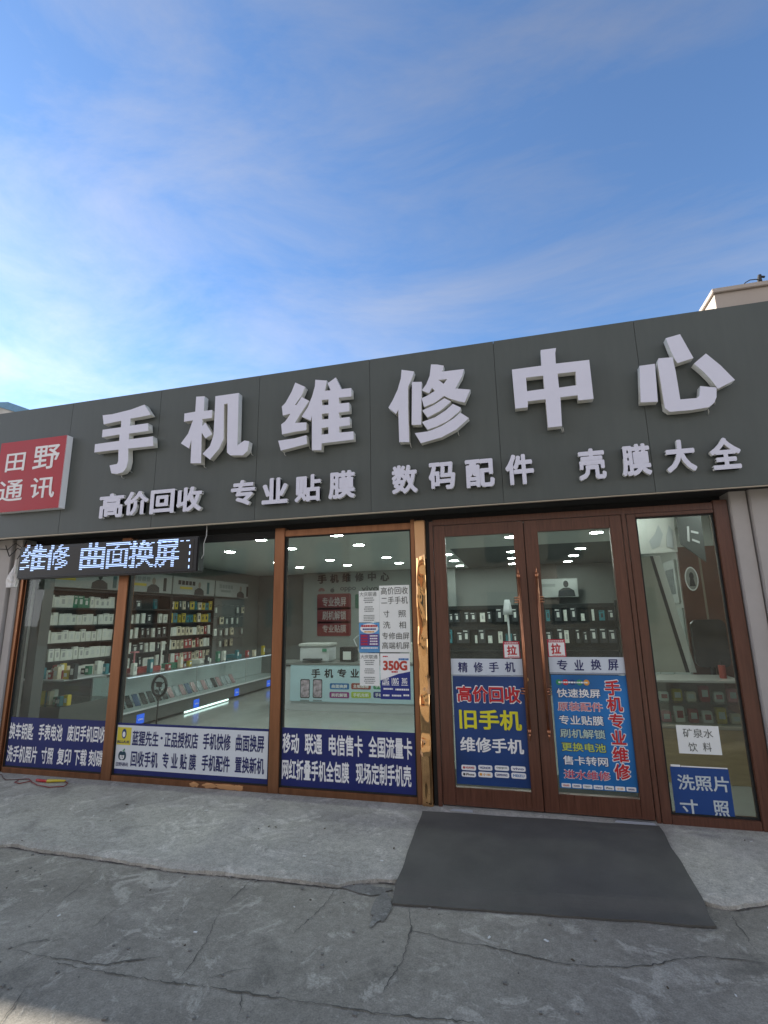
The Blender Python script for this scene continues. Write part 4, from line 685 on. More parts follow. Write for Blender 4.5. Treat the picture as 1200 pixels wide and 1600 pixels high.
# pegboard section with hanging small items
pb=empty('pegboard',(XW-.1,5.8,.004),'grey pegboard with small hanging accessories beside the yellow packages','pegboard')
bx('board',XW-.16,5.17,.004,XW-.12,6.55,1.96,mat('pegboard_grey',(.16,.17,.165),.6),pb)
mb=MB()
for z in (1.08,1.32,1.56,1.80):
    for k in range(6): mb.tube([(XW-.12,5.3+k*.22,z),(XW-.02,5.3+k*.22,z+.01)],.004,6)
build(mb,'hook',mat('chrome_hook',(.6,.6,.6),.3,metal=1),pb)
for ri,z in enumerate((.92,1.16,1.40,1.64)):
    for k in range(6):
        if rnd.random()<.15: continue
        place(rnd.choice(['c','c','w','k']),XW-.05,5.3+k*.22,z,0,1.0,'small hanging pack, %s on the %s row of the grey pegboard'%(ORDN[k],ORDN[3-ri]),'small packs hanging on the pegboard')
# advert light boxes above the shelves
PANEL=mat('advert_panel',(.34,.36,.35),.5,var=.06,vs=2); SHIRT=mat('portrait_dark',(.025,.028,.03),.6); SKIN=mat('portrait_skin',(.24,.19,.16),.6)
for k,(y0,y1,sh,lb) in enumerate(((1.0,2.45,2.05,'grey advert panel with a dark clad portrait above the white boxes'),(2.47,3.75,3.25,'grey advert panel with a bald portrait above the sparse shelves'),(3.77,5.15,4.6,'grey advert panel with yellow tag and capped portrait above the yellow packages'),(5.17,6.55,6.2,'grey advert panel with a small portrait above the pegboard'))):
    o=tag(bx('advert_panel',XW-.04,y0+.01,1.985,XW-.01,y1-.01,2.32,PANEL),lb,'advert','advert panels above the shelf wall')
    X=XW-.0085
    mb=MB(); n=20
    P=[(sh-.16,1.99),(sh-.15,2.08),(sh-.05,2.13),(sh+.05,2.13),(sh+.15,2.08),(sh+.16,1.99)]; b0=len(mb.v)
    mb.v+=[(X,a_,z) for a_,z in P]+[(X+.001,a_,z) for a_,z in P]; mb.f.append(tuple(range(6))); mb.f.append(tuple(11-i for i in range(6))); mb.mi+=[0,0]
    build(mb,'portrait',SHIRT,o)
    mb=MB(); mb.v+=[(X+.002,sh+.045*math.cos(2*math.pi*i/n),2.19+.062*math.sin(2*math.pi*i/n)) for i in range(n)]; mb.f.append(tuple(range(n))); mb.mi.append(0)
    build(mb,'face',SKIN if k!=0 else SHIRT,o)
    bx('picture',X-.001,sh+.26,2.02,X+.001,sh+.34,2.26,SHIRT if k%2 else mat('teal_print',(.03,.10,.11),.5),o)
    mb=MB()
    for q in range(5): yy=y0+.16+q*.11; mb.box(X-.001,yy,2.17,X+.001,yy+.085,2.25)
    build(mb,'print',GREYINK if k!=2 else BLACK,o); bx('tag',X-.001,y0+.22,2.09,X+.001,y0+.60,2.135,YBOX if k<3 else GREYINK,o)
# ---------------------------------------------------------------- glass display counter with phones
GREYC=mat('counter_grey',(.10,.105,.10),.35); WHC=mat('counter_white',(.6,.62,.64),.35)
XC=-5.3
ct=empty('display_counter',(XC-.25,3.9,.004),'long low glass counter with phones running towards the back wall','counter')
bx('base',XC-.55,1.75,.05,XC-.02,6.6,.235,GREYC,ct,.004); bx('tray',XC-.52,1.72,.237,XC+.01,6.62,.262,WHC,ct,.003)
bx('case_front',XC-.004,1.72,.264,XC+.001,6.62,.72,CASE_GLASS,ct); bx('case_end',XC-.52,1.72,.264,XC-.006,1.726,.72,CASE_GLASS,ct); bx('case_back',XC-.55,1.72,.264,XC-.53,6.62,.72,WHC,ct); bx('case_top',XC-.55,1.72,.722,XC+.004,6.62,.730,CASE_GLASS,ct)
mb=MB()
for y in (1.72,3.35,4.98,6.60): mb.box(XC+.002,y,.264,XC+.008,y+.012,.735)
mb.box(XC+.002,1.734,.722,XC+.008,6.6,.735)
build(mb,'edge_strip',mat('alu_edge',(.55,.56,.58),.3,metal=.8),ct)
bx('light_strip',XC-.014,3.1,.02,XC-.006,4.4,.045,mat('toe_kick_light',(.8,.9,.9),.5,emit=(.75,1,.98),es=1.0),ct)
bx('light_strip',XC-.03,1.8,.705,XC-.018,6.5,.716,mat('case_light',(.8,.8,.95),.5,emit=(.80,.84,1),es=.5),ct)
PHC=[mat('phone_black',(.01,.011,.013),.2),mat('phone_white',(.45,.46,.5),.2),mat('phone_pink',(.5,.28,.30),.2),mat('phone_blue',(.05,.10,.22),.2)]
SCR=mat('phone_screen',(.02,.03,.05),.08)
phm={}
for k,m in enumerate(PHC):
    mb=MB(); mb.box(-.038,-.005,0,.038,.005,.16); me=bpy.data.meshes.new('phone'); 
    bm=bmesh.new(); vs=[bm.verts.new(v) for v in mb.v]; [bm.faces.new([vs[i] for i in f]) for f in mb.f]; bmesh.ops.bevel(bm,geom=bm.edges[:],offset=.004,segments=2,affect='EDGES'); bm.to_mesh(me); bm.free()
    me.materials.append(m); phm[k]=me
pcol=[0,0,3,0,0,0,0,2,1,2,3,2,1,2,1,0,2,1,1,2]
for k,c in enumerate(pcol):
    o=bpy.data.objects.new('phone',phm[c]); COL.objects.link(o); y=1.95+k*.155; o.location=(XC-.20,y,.266); o.rotation_euler=(R(-38),0,R(78)); o.scale=(1.25,1.25,1.25)
    tag(o,'%s phone leaning in the glass counter, number %s from the street end'%(('black','white','pink','blue')[c],('one','two','three','four','five','six','seven','eight','nine','ten','eleven','twelve','thirteen','fourteen','fifteen','sixteen','seventeen','eighteen','nineteen','twenty')[k]),'phone','phones on display in the glass counter')
TAG=mat('blue_tag_glow',(.01,.08,.55),.4,emit=(.02,.14,.95),es=.25)  # blue cards given a faint glow of their own in the material
for k,y in enumerate((2.1,3.42,4.7,6.0)):
    o=tag(bx('price_tag',XC-.0185,y-.075,.055,XC-.012,y+.075,.185,TAG),'small bright blue card on the counter base, %s from the street'%ORDN[k],'tag','blue cards on the counter base')
    me=fit(glyph_mesh('vivo',.02),-.05,.10,.05,.135,0); me.transform(Matrix.Rotation(R(90),4,'Z')); me.transform(Matrix.Translation((XC-.0095,y,0))); me.materials.clear(); link_mesh('lettering',me,WHITE,o,fixn=False)
# second counter near the end window and odds and ends on top
c2_=empty('side_counter',(-5.75,1.2,.004),'short counter with glass top behind the end window banner','counter')
bx('base',-6.1,.75,.05,-5.35,1.6,.50,GREYC,c2_,.004); bx('case_top',-6.1,.75,.502,-5.35,1.6,.78,CASE_GLASS,c2_); bx('tray',-6.08,.78,.792,-5.36,1.58,.806,WHC,c2_)
for k,(x,y,z,sx,sy,sz,m,lb) in enumerate(((-5.6,.95,.81,.16,.10,.09,RBOX,'red carton on the short counter'),(-5.85,1.25,.81,.22,.14,.06,RBOX,'flat red box on the short counter'),(-5.5,1.42,.81,.08,.06,.13,KBOX,'cream upright box on the short counter'),(-5.72,1.05,.81,.07,.05,.15,WBOX,'white upright box on the short counter'))):
    o=tag(bx('carton',x-sx/2,y-sy/2,z-.003,x+sx/2,y+sy/2,z+sz,m,None,.004),lb,'box'); bx('label_print',x-sx*.3,y-sy/2-.001,z+sz*.3,x+sx*.3,y-sy/2-.0002,z+sz*.7,FACEW,o)
JUNK=[('red',RBOX),('white',WBOX),('black',DBOX),('cream',KBOX),('teal',TBOX),('green',GBOX),('yellow',YBOX)]
for k in range(14):
    nm,mm_=JUNK[(k*5)%7]; x=-6.0+.052*k+rnd.uniform(-.01,.01); y=rnd.uniform(.82,.92) if k%2 else rnd.uniform(1.08,1.5); hh=rnd.uniform(.07,.22); ww=rnd.uniform(.022,.04)
    o=tag(bx('carton',x-ww,y-.03,.8075,x+ww,y+.03,.8075+hh,mm_,None,.003),'%s small upright carton, %s in the clutter on the short counter'%(nm,ORDN[k]),'box','small cartons on the short counter'); bx('label_print',x-ww*.6,y-.0312,.8075+hh*.3,x+ww*.6,y-.0303,.8075+hh*.7,FACEW if mm_ is not WBOX else FACE,o)
for k in range(13):
    nm,mm_=JUNK[(k*2+3)%7]; x=-6.02+.055*k; hh=rnd.uniform(.06,.2); ww=rnd.uniform(.016,.03); y=rnd.uniform(.80,1.0)
    o=tag(bx('carton',x-ww,y-.03,.505,x+ww,y+.03,.505+hh,mm_,None,.003),'%s small carton, %s inside the glass of the short counter'%(nm,ORDN[k]),'box','small cartons inside the short counter'); bx('label_print',x-ww*.6,y-.0312,.505+hh*.3,x+ww*.6,y-.0303,.505+hh*.7,FACEW if mm_ is not WBOX else RBOX,o)
for k in range(12):
    nm,mm_=JUNK[(k*3+1)%7]; y=2.0+k*.36+rnd.uniform(-.08,.08); hh=rnd.uniform(.08,.2); x=XC-.12-rnd.uniform(0,.06)
    o=tag(bx('carton',x-.03,y-.035,.7315,x+.03,y+.035,.7315+hh,mm_,None,.003),'%s small box on the long glass counter, %s from the street'%(nm,ORDN[k]),'box','small boxes on the long glass counter'); bx('label_print',x+.0303,y-.02,.7315+hh*.3,x+.0312,y+.02,.7315+hh*.75,FACEW if mm_ is not WBOX else FACE,o)
for k,(y,h,m,lb) in enumerate(((2.15,.30,PINK,'pink phone stand on the glass counter'),(2.75,.40,WBOX,'white phone stand on the glass counter'))):
    s=empty('phone_stand',(XC-.25,y,.731),lb,'phone stand'); mb=MB(); mb.tube([(XC-.25,y,.732),(XC-.25,y,.745)],.06,16); build(mb,'base',m,s)
    mb=MB(); mb.tube([(XC-.25,y,.745),(XC-.25,y,.73+h)],.012,8); build(mb,'pole',m,s); bx('cradle',XC-.29,y-.05,.73+h,XC-.21,y+.05,.75+h,m,s)
for k,(y,sx,m,lb) in enumerate(((2.45,.5,RBOX,'red box lying on the glass counter'),(3.1,.3,GBOX,'green box lying on the glass counter'),(3.9,.35,WBOX,'white box lying on the glass counter'),(5.0,.3,TBOX,'teal box lying on the glass counter'))):
    tag(bx('carton',XC-.42,y-sx/2,.7315,XC-.2,y+sx/2,.80,m,None,.006),lb,'box')
# ring light on a stand close to the middle window
rl=empty('ring_light',(-3.97,1.0,.004),'black ring light on a slim stand behind the middle window','ring light')
BK=mat('black_plastic',(.012,.012,.012),.4)
mb=MB(); cx,cz=RINGP; n=28
mb.tube([(cx+.095*math.cos(2*math.pi*i/n),1.0,cz+.115*math.sin(2*math.pi*i/n)) for i in range(n+1)],.017,8); build(mb,'ring',BK,rl,smooth=True)
mb=MB(); mb.tube([(cx,1.0,cz-.12),(cx-.01,1.0,.06)],.009,8)
for a_ in (90,210,330): mb.tube([(cx-.01,1.0,.22),(cx-.01+.25*math.cos(R(a_)),1.0+.25*math.sin(R(a_)),.012)],.007,6)
build(mb,'tripod',BK,rl,smooth=True)
mb=MB(); mb.tube([(cx,1.0,cz+.01),(cx,1.0,cz-.12)],.006,6); mb.tube([(cx,1.0,cz+.01),(cx-.08,1.0,cz+.055)],.006,6); mb.tube([(cx,1.0,cz+.01),(cx+.08,1.0,cz+.055)],.006,6); mb.box(cx-.035,.985,cz-.01,cx+.035,.998,cz+.05); build(mb,'phone_clip',BK,rl)
# ---------------------------------------------------------------- back counter with pale poster
bc=empty('back_counter',(-2.2,3.9,.004),'pale back counter with a printed light blue front','counter')
bx('body',-4.05,3.74,.004,-.3,4.25,.70,WHC,bc,.004); bx('worktop',-4.08,3.69,.732,-.27,4.3,.765,mat('worktop',(.20,.21,.20),.3),bc,.003)
r=CP[0]; LB=mat('light_blue_poster',(.50,.68,.76),.4)
o=tag(bx('counter_poster',r[0],3.70,r[1],r[2]+.25,3.736,r[3]+.02,LB),'light blue repair poster with two phones and coloured labels on the back counter','poster')
letters(CP[1],BLACK,o,3.697,.035)
for (s,x0,z0,x1,z1),cm in zip(CP[2],(BLUE2,MAROON,GREEN,PURP,LIME,DEEP)):
    mb=MB(); rrect(mb,x0,z0,x1,z1,.02,3.697,.002); pl=build(mb,'label',cm,o); w_,h_=x1-x0,z1-z0; letters([[s,x0+w_*.1,z0+h_*.2,x1-w_*.1,z1-h_*.2]],WHITE,pl,3.694,.02)
for s,x0,z0,x1,z1 in CP[3]:
    mb=MB(); rrect(mb,x0,z0,x1,z1,.025,3.697,.002); pl=build(mb,'phone_picture',BLACK,o); mb=MB(); rrect(mb,x0+.012,z0+.014,x1-.012,z1-.014,.018,3.695,.001); sc_=build(mb,'screen_picture',mat('screen_print',(.45,.36,.42),.4,var=.6,vs=14,detail=1),pl)
    bars(o,x0,x1,z0-.05,z0-.025,1,GREYINK,3.697,h=.8,jit=.1)
# things standing on the back counter
pr=empty('printer',(-3.35,4.0,.766),'white desktop printer on the back counter','printer'); bx('body',-3.62,3.8,.767,-3.1,4.2,1.02,WHC,pr,.02); bx('lid',-3.64,3.78,1.022,-3.08,4.21,1.07,mat('printer_lid',(.5,.52,.5),.4),pr,.012); bx('paper_tray',-3.52,3.70,.80,-3.2,3.80,.83,DBOX,pr,.004); bx('display',-3.2,3.776,.94,-3.12,3.779,.99,mat('screen_green',(.05,.25,.15),.3),pr)
mo=empty('monitor',(-2.15,4.0,.766),'black flat monitor on the back counter','monitor'); bx('screen',-2.45,3.98,.86,-1.9,4.02,1.20,BK,mo,.008); bx('stand',-2.22,4.02,.768,-2.12,4.06,1.0,BK,mo); bx('foot',-2.3,3.93,.766,-2.04,4.12,.778,BK,mo)
for k,(x,h,m,lb) in enumerate(((-2.8,.24,BK,'black repair tool box on the back counter'),(-1.6,.30,WBOX,'white tall box on the back counter'),(-1.25,.2,DBOX,'dark low box on the back counter'))):
    o=tag(bx('carton',x-.13,3.9,.767,x+.13,4.1,.767+h,m,None,.006),lb,'box'); bx('label_print',x-.07,3.898,.80,x+.07,3.8995,.767+h*.7,FACEW,o)
lp=empty('desk_lamp',(-1.95,4.1,.766),'white jointed desk lamp leaning over the back counter','lamp'); mb=MB(); mb.tube([(-2.6,4.15,.767),(-2.6,4.15,.79)],.07,14); build(mb,'base',WHC,lp); mb=MB(); mb.tube([(-2.6,4.15,.79),(-2.75,4.12,1.12),(-2.42,4.05,1.36)],.012,8); build(mb,'arm',WHC,lp); mb=MB(); mb.tube([(-2.42,4.05,1.36),(-2.36,4.03,1.40)],.03,12,.06); build(mb,'lamp_shade',WHC,lp)
# back wall sign and panels
bs=empty('wall_sign',(-3.8,7.29,2.3),'dark raised characters on the grey back wall above the brand marks','sign')
letters(BW[0],BLACK,bs,7.27,.03,'letter',ext=.1,depth=.02); letters(BW[1],mat('dim_mark',(.05,.055,.055),.5),bs,7.28,.012)
mb=MB(); q=BW[3][0]; disc_xz(mb,(q[1]+q[3])/2,(q[2]+q[4])/2-.01,(q[3]-q[1])*.42,(q[4]-q[2])*.40,7.28,.004); mb.prism([((q[1]+q[3])/2,q[4]-.03),((q[1]+q[3])/2+.05,q[4]+.02),((q[1]+q[3])/2+.02,q[4]-.03)],7.28,7.284); build(mb,'mark',MATS['dim_mark'],bs)
mb=MB(); q=BW[3][1]
for k in range(8):
    a_=R(20+k*20); cx,cz=(q[1]+q[3])/2,q[2]+.02; mb.prism([(cx+.02*math.cos(a_),cz+.02*math.sin(a_)),(cx+.09*math.cos(a_-.12),cz+.1*math.sin(a_-.12)),(cx+.09*math.cos(a_+.12),cz+.1*math.sin(a_+.12))],7.28,7.284)
build(mb,'mark',mat('dim_red',(.20,.03,.03),.5),bs)
for k,(s,x0,z0,x1,z1) in enumerate(BW[2]):
    mb=MB(); rrect(mb,x0-.0,z0-.06,x1,z1+.06,.04,7.28,.015); o=tag(build(mb,'wall_panel',mat('dark_red_panel',(.17,.022,.025),.5)),'dark red label panel on the back wall, %s from the top'%ORDN[k],'sign','dark red panels on the back wall'); letters([[s,x0+.14,z0+.02,x1-.12,z1-.02]],mat('panel_letter',(.42,.35,.35),.5),o,7.275,.02)
q=BW[4][0]; mb=MB(); rrect(mb,q[1],q[2]-.05,q[3]+.8,q[4]+.05,.04,7.28,.015); tag(build(mb,'wall_panel',mat('dark_green_panel',(.02,.10,.06),.5)),'dark green label panel beside the red ones on the back wall','sign')
# hanging clothes-like dust covers and goods at the back, seen through the doors
ru=empty('goods_rack',(.1,6.6,.004),'black rack of hanging goods deep in the shop behind the doors','rack')
for x in (-1.45,.33,1.95): bx('upright',x-.02,6.55,.004,x+.02,6.62,1.75,SHELFM,ru)
for z in (.75,1.2,1.62): bx('rail',-1.43,6.57,z,1.93,6.61,z+.03,SHELFM,ru)
bx('back_panel',-1.43,6.64,.3,1.93,6.66,1.70,SHELFM,ru)
kk=0
for ri,z in enumerate((.93,1.36)):
    for k in range(20):
        x=-1.36+k*.168+rnd.uniform(-.03,.03)
        if abs(x-.33)<.08: continue
        key=rnd.choice(['d','wd','d','d','t','d','d','c','d']); o=bpy.data.objects.new('package',PK[key]); COL.objects.link(o); o.location=(x,6.52,z); o.rotation_euler=(0,0,R(-90)+rnd.uniform(-.2,.2)); o.scale=(1.2,rnd.uniform(.9,1.9),rnd.uniform(1.1,1.9))
        tag(o,'%s hanging pack, %s on the %s rail behind the doors'%(CN[key],ORDN[k],('lower','upper')[ri]),'package','packs hanging on the rack behind the doors')
for k,(x0,x1,lb) in enumerate(((.55,1.35,'grey advert with dark portrait on the wall behind the right door leaf'),)):
    o=tag(bx('advert_panel',x0,7.26,1.86,x1,7.29,2.26,PANEL),lb,'advert'); mb=MB(); mb.prism([(x0+.38,1.87),(x0+.40,2.0),(x0+.5,2.06),(x0+.62,2.06),(x0+.72,2.0),(x0+.74,1.87)],7.256,7.258); build(mb,'portrait',SHIRT,o); mb=MB(); disc_xz(mb,x0+.56,2.14,.055,.075,7.254); build(mb,'face',SHIRT,o); bars(o,x0+.06,x0+.34,2.08,2.16,1,GREYINK,7.257,h=.8,jit=0)
pf=empty('plastic_figure',(-.15,6.2,.004),'white headless bust beside the rack behind the doors','bust')
mb=MB(); mb.tube([(-.15,6.2,.004),(-.15,6.2,1.5)],.02,8); build(mb,'pole',WHC,pf); mb=MB(); mb.tube([(-.15,6.2,1.5),(-.15,6.2,1.62),(-.15,6.2,1.72),(-.15,6.2,1.80)],.10,14,.05); build(mb,'bust',WHC,pf,smooth=True)
# wall posters on the right partition
for k in range(5):
    y=2.4+k*.75; o=tag(bx('wall_poster',2.125,y,1.62,2.148,y+.5,2.2,mat('poster_grey',(.42,.44,.42),.5,var=.2,vs=6)),'pale picture frame on the side partition, %s from the street'%ORDN[k],'poster','pale frames on the side partition'); bx('picture',2.120,y+.08,1.74,2.1245,y+.42,2.08,mat('poster_pic',(.14,.16,.16),.5,var=.5,vs=12),o)
    o=tag(bx('slat_panel',2.12,y-.1,.5,2.148,y+.58,1.55,mat('slat_pale',(.30,.33,.31),.5)),'pale slatted display panel under the frames, %s from the street'%ORDN[k],'panel','slatted panels on the side partition')
# ---------------------------------------------------------------- behind the side window
TAN=mat('tan_laminate',(.58,.42,.24),.4,var=.12,vs=5,stretch=(1,1,8)); BRN=mat('red_brown_board',(.11,.036,.018),.5,var=.2,vs=4)
dc=empty('snack_counter',(1.5,1.25,.004),'tan counter with a low glass case behind the side window','counter')
bx('body',1.02,1.0,.004,1.95,1.5,.46,TAN,dc,.004); bx('worktop',1.0,.98,.462,1.97,1.52,.49,mat('pale_top',(.4,.36,.29),.4),dc,.003)
bx('case_front',1.02,1.0,.492,1.95,1.006,.86,CASE_GLASS,dc); bx('case_top',1.0,.99,.862,1.97,1.5,.88,mat('case_lid',(.42,.42,.39),.3),dc); bx('case_back',1.02,1.47,.492,1.95,1.49,.86,mat('case_backing',(.25,.22,.18),.5),dc); bx('shelf',1.03,1.02,.67,1.94,1.46,.68,CASE_GLASS,dc)
sm=[RBOX,WBOX,YBOX,WBOX,RBOX,KBOX,PINK,WBOX]
for ri,z in enumerate((.493,.681)):
    for k in range(8):
        x=1.08+k*.115; m=sm[(k*3+ri)%8]; h=rnd.uniform(.08,.14); nm=['red','white','yellow','white','red','cream','pink','white'][(k*3+ri)%8]
        o=tag(bx('packet',x-.04,1.1,z,x+.04,1.16,z+h,m,None,.006),'%s packet in the low glass case, %s on its %s level'%(nm,ORDN[k],('lower','upper')[ri]),'packet','packets in the low glass case'); bx('label_print',x-.025,1.0975,z+h*.3,x+.025,1.0993,z+h*.75,FACEW if m is not WBOX else RBOX,o)
lb=empty('leaning_board',(1.42,1.35,.88),'pale board with black edge leaning behind the side window','board')
mb=MB(); mb.prism([(1.28,.89),(1.66,.89),(1.46,2.10),(1.24,2.10)],1.60,1.63); build(mb,'board',mat('pale_board',(.33,.33,.28),.6,var=.05),lb)
mb=MB(); mb.prism([(1.66,.89),(1.695,.89),(1.49,2.10),(1.46,2.10)],1.595,1.635); build(mb,'edge',BK,lb)
mb=MB(); mb.prism([(1.697,.89),(1.76,.89),(1.56,2.10),(1.492,2.10)],1.60,1.63); build(mb,'trim',mat('pale_trim',(.50,.51,.47),.5),lb)
bb=empty('brown_board',(2.0,1.74,0),'red brown wooden wall board with an oval emblem behind the side window','board'); bx('board',1.77,1.72,.004,2.42,1.76,2.2,BRN,bb); bx('joint',1.965,1.715,.01,1.985,1.722,2.15,mat('joint_pale',(.25,.20,.15),.5),bb)
mb=MB(); disc_xz(mb,1.87,1.85,.065,.13,1.712); em=build(mb,'emblem',WHITE,bb); mb=MB(); disc_xz(mb,1.87,1.85,.054,.115,1.709); build(mb,'field',mat('emblem_grey',(.30,.30,.28),.5),em); mb=MB(); disc_xz(mb,1.87,1.88,.022,.04,1.706); mb.prism([(1.84,1.77),(1.90,1.77),(1.885,1.86),(1.855,1.86)],1.706,1.707); build(mb,'figure',BLACK,em)
ch=empty('office_chair',(1.9,1.55,.004),'black chair back beside the snack counter','chair')
mb=MB(); rrect(mb,1.74,.95,2.05,1.42,.06,1.50,.05); build(mb,'backrest',BK,ch); mb=MB(); mb.tube([(1.9,1.56,.03),(1.9,1.56,1.0)],.025,8); build(mb,'post',BK,ch); bx('seat',1.72,1.53,.46,2.06,1.7,.52,BK,ch,.02); bx('foot',1.75,1.53,.004,2.05,1.7,.03,BK,ch)
bt=empty('bottle',(1.86,1.2,.88),'small dark bottle standing on the glass case lid','bottle'); mb=MB(); mb.tube([(1.86,1.2,.881),(1.86,1.2,1.0)],.03,14); build(mb,'body',MAROON,bt); mb=MB(); mb.tube([(1.86,1.2,1.0),(1.86,1.2,1.05)],.012,10); build(mb,'cap',BK,bt)
im=MB(); im.box(-.70,.12,.006,.93,.98,.016); tag(build(im,'floor_mat',mat('inner_mat',(.030,.032,.031),.9,var=.2,vs=9)),'dark floor mat just inside the double door','mat')
PA_=[(1.572,2.134),(1.764,1.955),(1.774,2.432),(1.560,2.448)]  # boards added to stand in for reflections high in the side window
hp=tag(build((lambda q:(q.prism(PA_,.9,.92),q)[1])(MB()),'reflection_panel',mat('dark_reflection_board',(.045,.05,.05),.5)),'dark grey slanted board hanging high behind the side window','board')
mb=MB(); mb.prism([(1.63,2.16),(1.648,2.15),(1.66,2.30),(1.642,2.30)],.896,.899); mb.prism([(1.67,2.24),(1.73,2.22),(1.732,2.24),(1.672,2.26)],.896,.899); mb.prism([(1.67,2.16),(1.73,2.13),(1.732,2.15),(1.672,2.18)],.896,.899); build(mb,'mark',mat('dim_white',(.4,.4,.4),.6),hp)
PB_=[(1.205,2.059),(1.550,2.067),(1.553,2.457),(1.194,2.482)]
hp=tag(build((lambda q:(q.prism(PB_,.95,.97),q)[1])(MB()),'reflection_panel',mat('pale_reflection_board',(.36,.36,.335),.5)),'pale board with two faint grey shapes hanging high behind the side window','board')
mb=MB(); mb.prism([(1.33,2.10),(1.40,2.13),(1.44,2.24),(1.41,2.34),(1.37,2.25),(1.31,2.18)],.946,.948); mb.prism([(1.46,2.12),(1.52,2.10),(1.53,2.27),(1.50,2.33),(1.47,2.22)],.945,.948); build(mb,'mark',mat('shape_grey',(.25,.26,.265),.5),hp)
# ---------------------------------------------------------------- outside odds and ends
bag=MB(); n,mk=18,14
for j in range(mk+1):
    v=j/mk; z=2.17-.30*v; rr=.012+.085*max(0,(v-.25))**.8*(1-.55*max(0,v-.75)*4*.6)
    for i in range(n):
        a_=2*math.pi*i/n; q=1+.45*noise.noise(Vector((math.cos(a_)*2.2,math.sin(a_)*2.2,v*4)))+.2*noise.noise(Vector((math.cos(a_)*6,math.sin(a_)*6,v*11)))
        bag.v.append((-5.19+rr*q*math.cos(a_)-.02*v,-.16+rr*.7*q*math.sin(a_),z))
for j in range(mk):
    for i in range(n): bag.f.append((j*n+i,j*n+(i+1)%n,(j+1)*n+(i+1)%n,(j+1)*n+i)); bag.mi.append(0)
bag.f.append(tuple(range(n))); bag.f.append(tuple(mk*n+i for i in range(n))); bag.mi+=[0,0]
o=tag(build(bag,'plastic_bag',mat('bag_plastic',(.72,.70,.68),.45,bump=.5,bs=30),smooth=False),'crumpled white plastic bag hanging beside the LED board','bag')
wr=MB(); wr.tube([(-5.19,-.16,2.16),(-5.15,-.14,2.27),(-5.16,-.1,2.38)],.004,6); wr.tube([(-5.10,-.14,2.24),(-5.25,-.12,2.30),(-5.4,-.08,2.22),(-5.5,-.06,2.35)],.005,6); wr.tube([(-5.12,-.13,2.27),(-5.3,-.11,2.36),(-5.45,-.07,2.30),(-5.7,-.05,2.33)],.004,6)
tag(build(wr,'cable',RUBBER,smooth=True),'tangled black wires beside the plastic bag','cable')
cl=MB(); cl.box(-4.42,-.145,.002,-4.30,-.115,.022); cl.prism([(-4.52,.004),(-4.42,.004),(-4.42,.03),(-4.46,.036)],-.15,-.11)
cp=empty('hand_tool',(-4.42,-.13,0),'yellow and red hand tool lying on the pavement by the window','tool')
mb=MB(); mb.tube([(-4.44,-.16,.012),(-4.36,-.15,.018),(-4.27,-.12,.014)],.016,10,.009); build(mb,'yellow_grip',mat('tool_yellow',(.62,.48,.04),.5),cp,smooth=True)
mb=MB(); mb.tube([(-4.58,-.15,.012),(-4.52,-.17,.016),(-4.44,-.16,.012)],.012,10); build(mb,'red_grip',mat('tool_red',(.5,.03,.03),.5),cp,smooth=True)
cd=MB(); cd.tube([(-4.28,-.12,.01),(-4.2,-.16,.008),(-4.16,-.24,.008),(-4.28,-.29,.008),(-4.45,-.26,.008),(-4.58,-.2,.008),(-4.7,-.13,.008),(-4.78,-.16,.008),(-4.74,-.24,.008),(-4.66,-.26,.008),(-4.6,-.2,.014)],.005,6); tag(build(cd,'cable',mat('red_cord',(.22,.04,.03),.5),smooth=True),'dull red cord curled on the pavement round the hand tool','cord')
cd=MB(); cd.tube([(-4.72,-.14,.008),(-4.9,-.2,.008),(-5.0,-.15,.008),(-5.1,-.08,.008),(-5.3,-.07,.008),(-5.6,-.06,.008)],.004,6); tag(build(cd,'cable',mat('brown_cord',(.10,.05,.04),.6),smooth=True),'thin brown cord running along the foot of the end window','cord')
for k,(x0,y0,x1,lb) in enumerate(((-.60,-.055,-.42,'pale torn paper strip under the door leaf beside the gold column'),(.60,-.03,.88,'pale torn paper strip under the door leaf beside the side window'))):
    mb=MB(); mb.hexa([(x0,y0-.02,.003),(x1,y0-.025,.003),(x1-.01,y0+.02,.003),(x0+.02,y0+.02,.003),(x0,y0-.02,.006),(x1,y0-.025,.006),(x1-.01,y0+.02,.006),(x0+.02,y0+.02,.006)]); tag(build(mb,'paper_strip',mat('paper_strip_white',(.55,.56,.57),.6)),lb,'paper','paper strips under the doors')
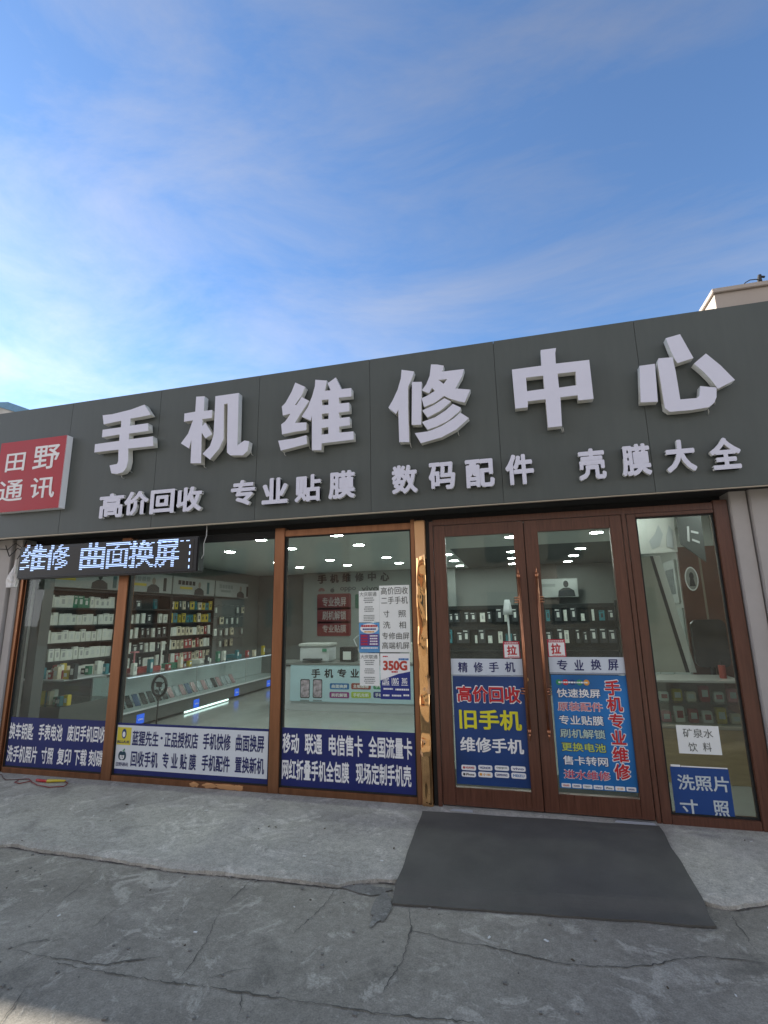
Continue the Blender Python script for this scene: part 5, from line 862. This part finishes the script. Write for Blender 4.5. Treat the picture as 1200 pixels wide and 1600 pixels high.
# neighbours rising behind the sign
nb=empty('neighbouring_building',(5.5,5,-.04),'beige plastered building rising behind the sign at its higher end','building')
BEI=mat('beige_plaster',(.42,.36,.31),.85,var=.08,vs=1.2,bump=.1)
bx('wall',2.66,2.0,2.6,9,9.5,5.36,BEI,nb); bx('coping',2.63,1.96,5.362,9.05,9.55,5.42,BEI,nb,.006)
hk=empty('roof_bracket',(3.17,1.98,5.42),'small dark wire bracket on the coping of the beige building','bracket')
mb=MB(); mb.tube([(3.16,1.99,5.42),(3.16,1.99,5.47),(3.17,1.99,5.52)],.028,8,.02); mb.tube([(3.17,1.99,5.50),(3.22,1.99,5.485)],.014,6); build(mb,'insulator',RUBBER,hk)
mb=MB(); mb.tube([(2.98,1.99,5.42),(3.01,1.99,5.45),(3.06,1.99,5.475),(3.12,1.99,5.472),(3.16,1.99,5.46)],.006,6); build(mb,'wire',RUBBER,hk)
nl=empty('roof_structure',(-9,3,2),'pale weathered parapet block at the far end above the sign','parapet')
mb=MB(); mb.prism([(-12,3.2),(-8.02,3.2),(-8.02,5.14),(-8.25,5.22),(-8.55,5.33),(-8.78,5.38),(-12,5.40)],2.0,3.2); build(mb,'wall',mat('weathered_parapet',(.55,.53,.48),.85,var=.3,vs=2.5),nl)
mb=MB(); mb.prism([(-8.74,5.385),(-8.52,5.36),(-8.22,5.24),(-8.0,5.15),(-8.0,5.11),(-8.3,5.14),(-8.74,5.30)],1.97,1.998); build(mb,'cover_sheet',mat('blue_sheet',(.12,.28,.42),.5,var=.2,vs=5),nl)
# buildings across the street: only their reflection shows in the glass and the gold film
for k,(x0,x1,y,h,m,lb) in enumerate(((-30,-9,-22,6.5,mat('street_brick',(.30,.16,.10),.85,var=.15,vs=2),'brick building across the street, mirrored in the windows'),(-8.5,9,-21,7.5,mat('street_beige',(.42,.36,.28),.85,var=.1,vs=1.5),'beige building across the street, mirrored in the doors'),(9.5,30,-23,6.0,mat('street_grey',(.30,.30,.30),.85,var=.1,vs=1.5),'grey building across the street, mirrored in the side window'))):
    b=empty('street_building',((x0+x1)/2,y-4,ZS),lb,'building','buildings across the street'); bx('wall',x0,y-8,ZS,x1,y,h,m,b); bx('cornice',x0-.1,y-8.1,h+.002,x1+.1,y+.12,h+.25,PILLAR,b)
    nwin=int((x1-x0)/3)
    for f in range(2):
        for i in range(nwin):
            xx=x0+1.2+i*3; zz=1.0+f*3.1
            if zz+1.6<h: bx('window',xx,y-.02,zz,xx+1.5,y+.03,zz+1.6,mat('street_window',(.03,.04,.05),.1),b)
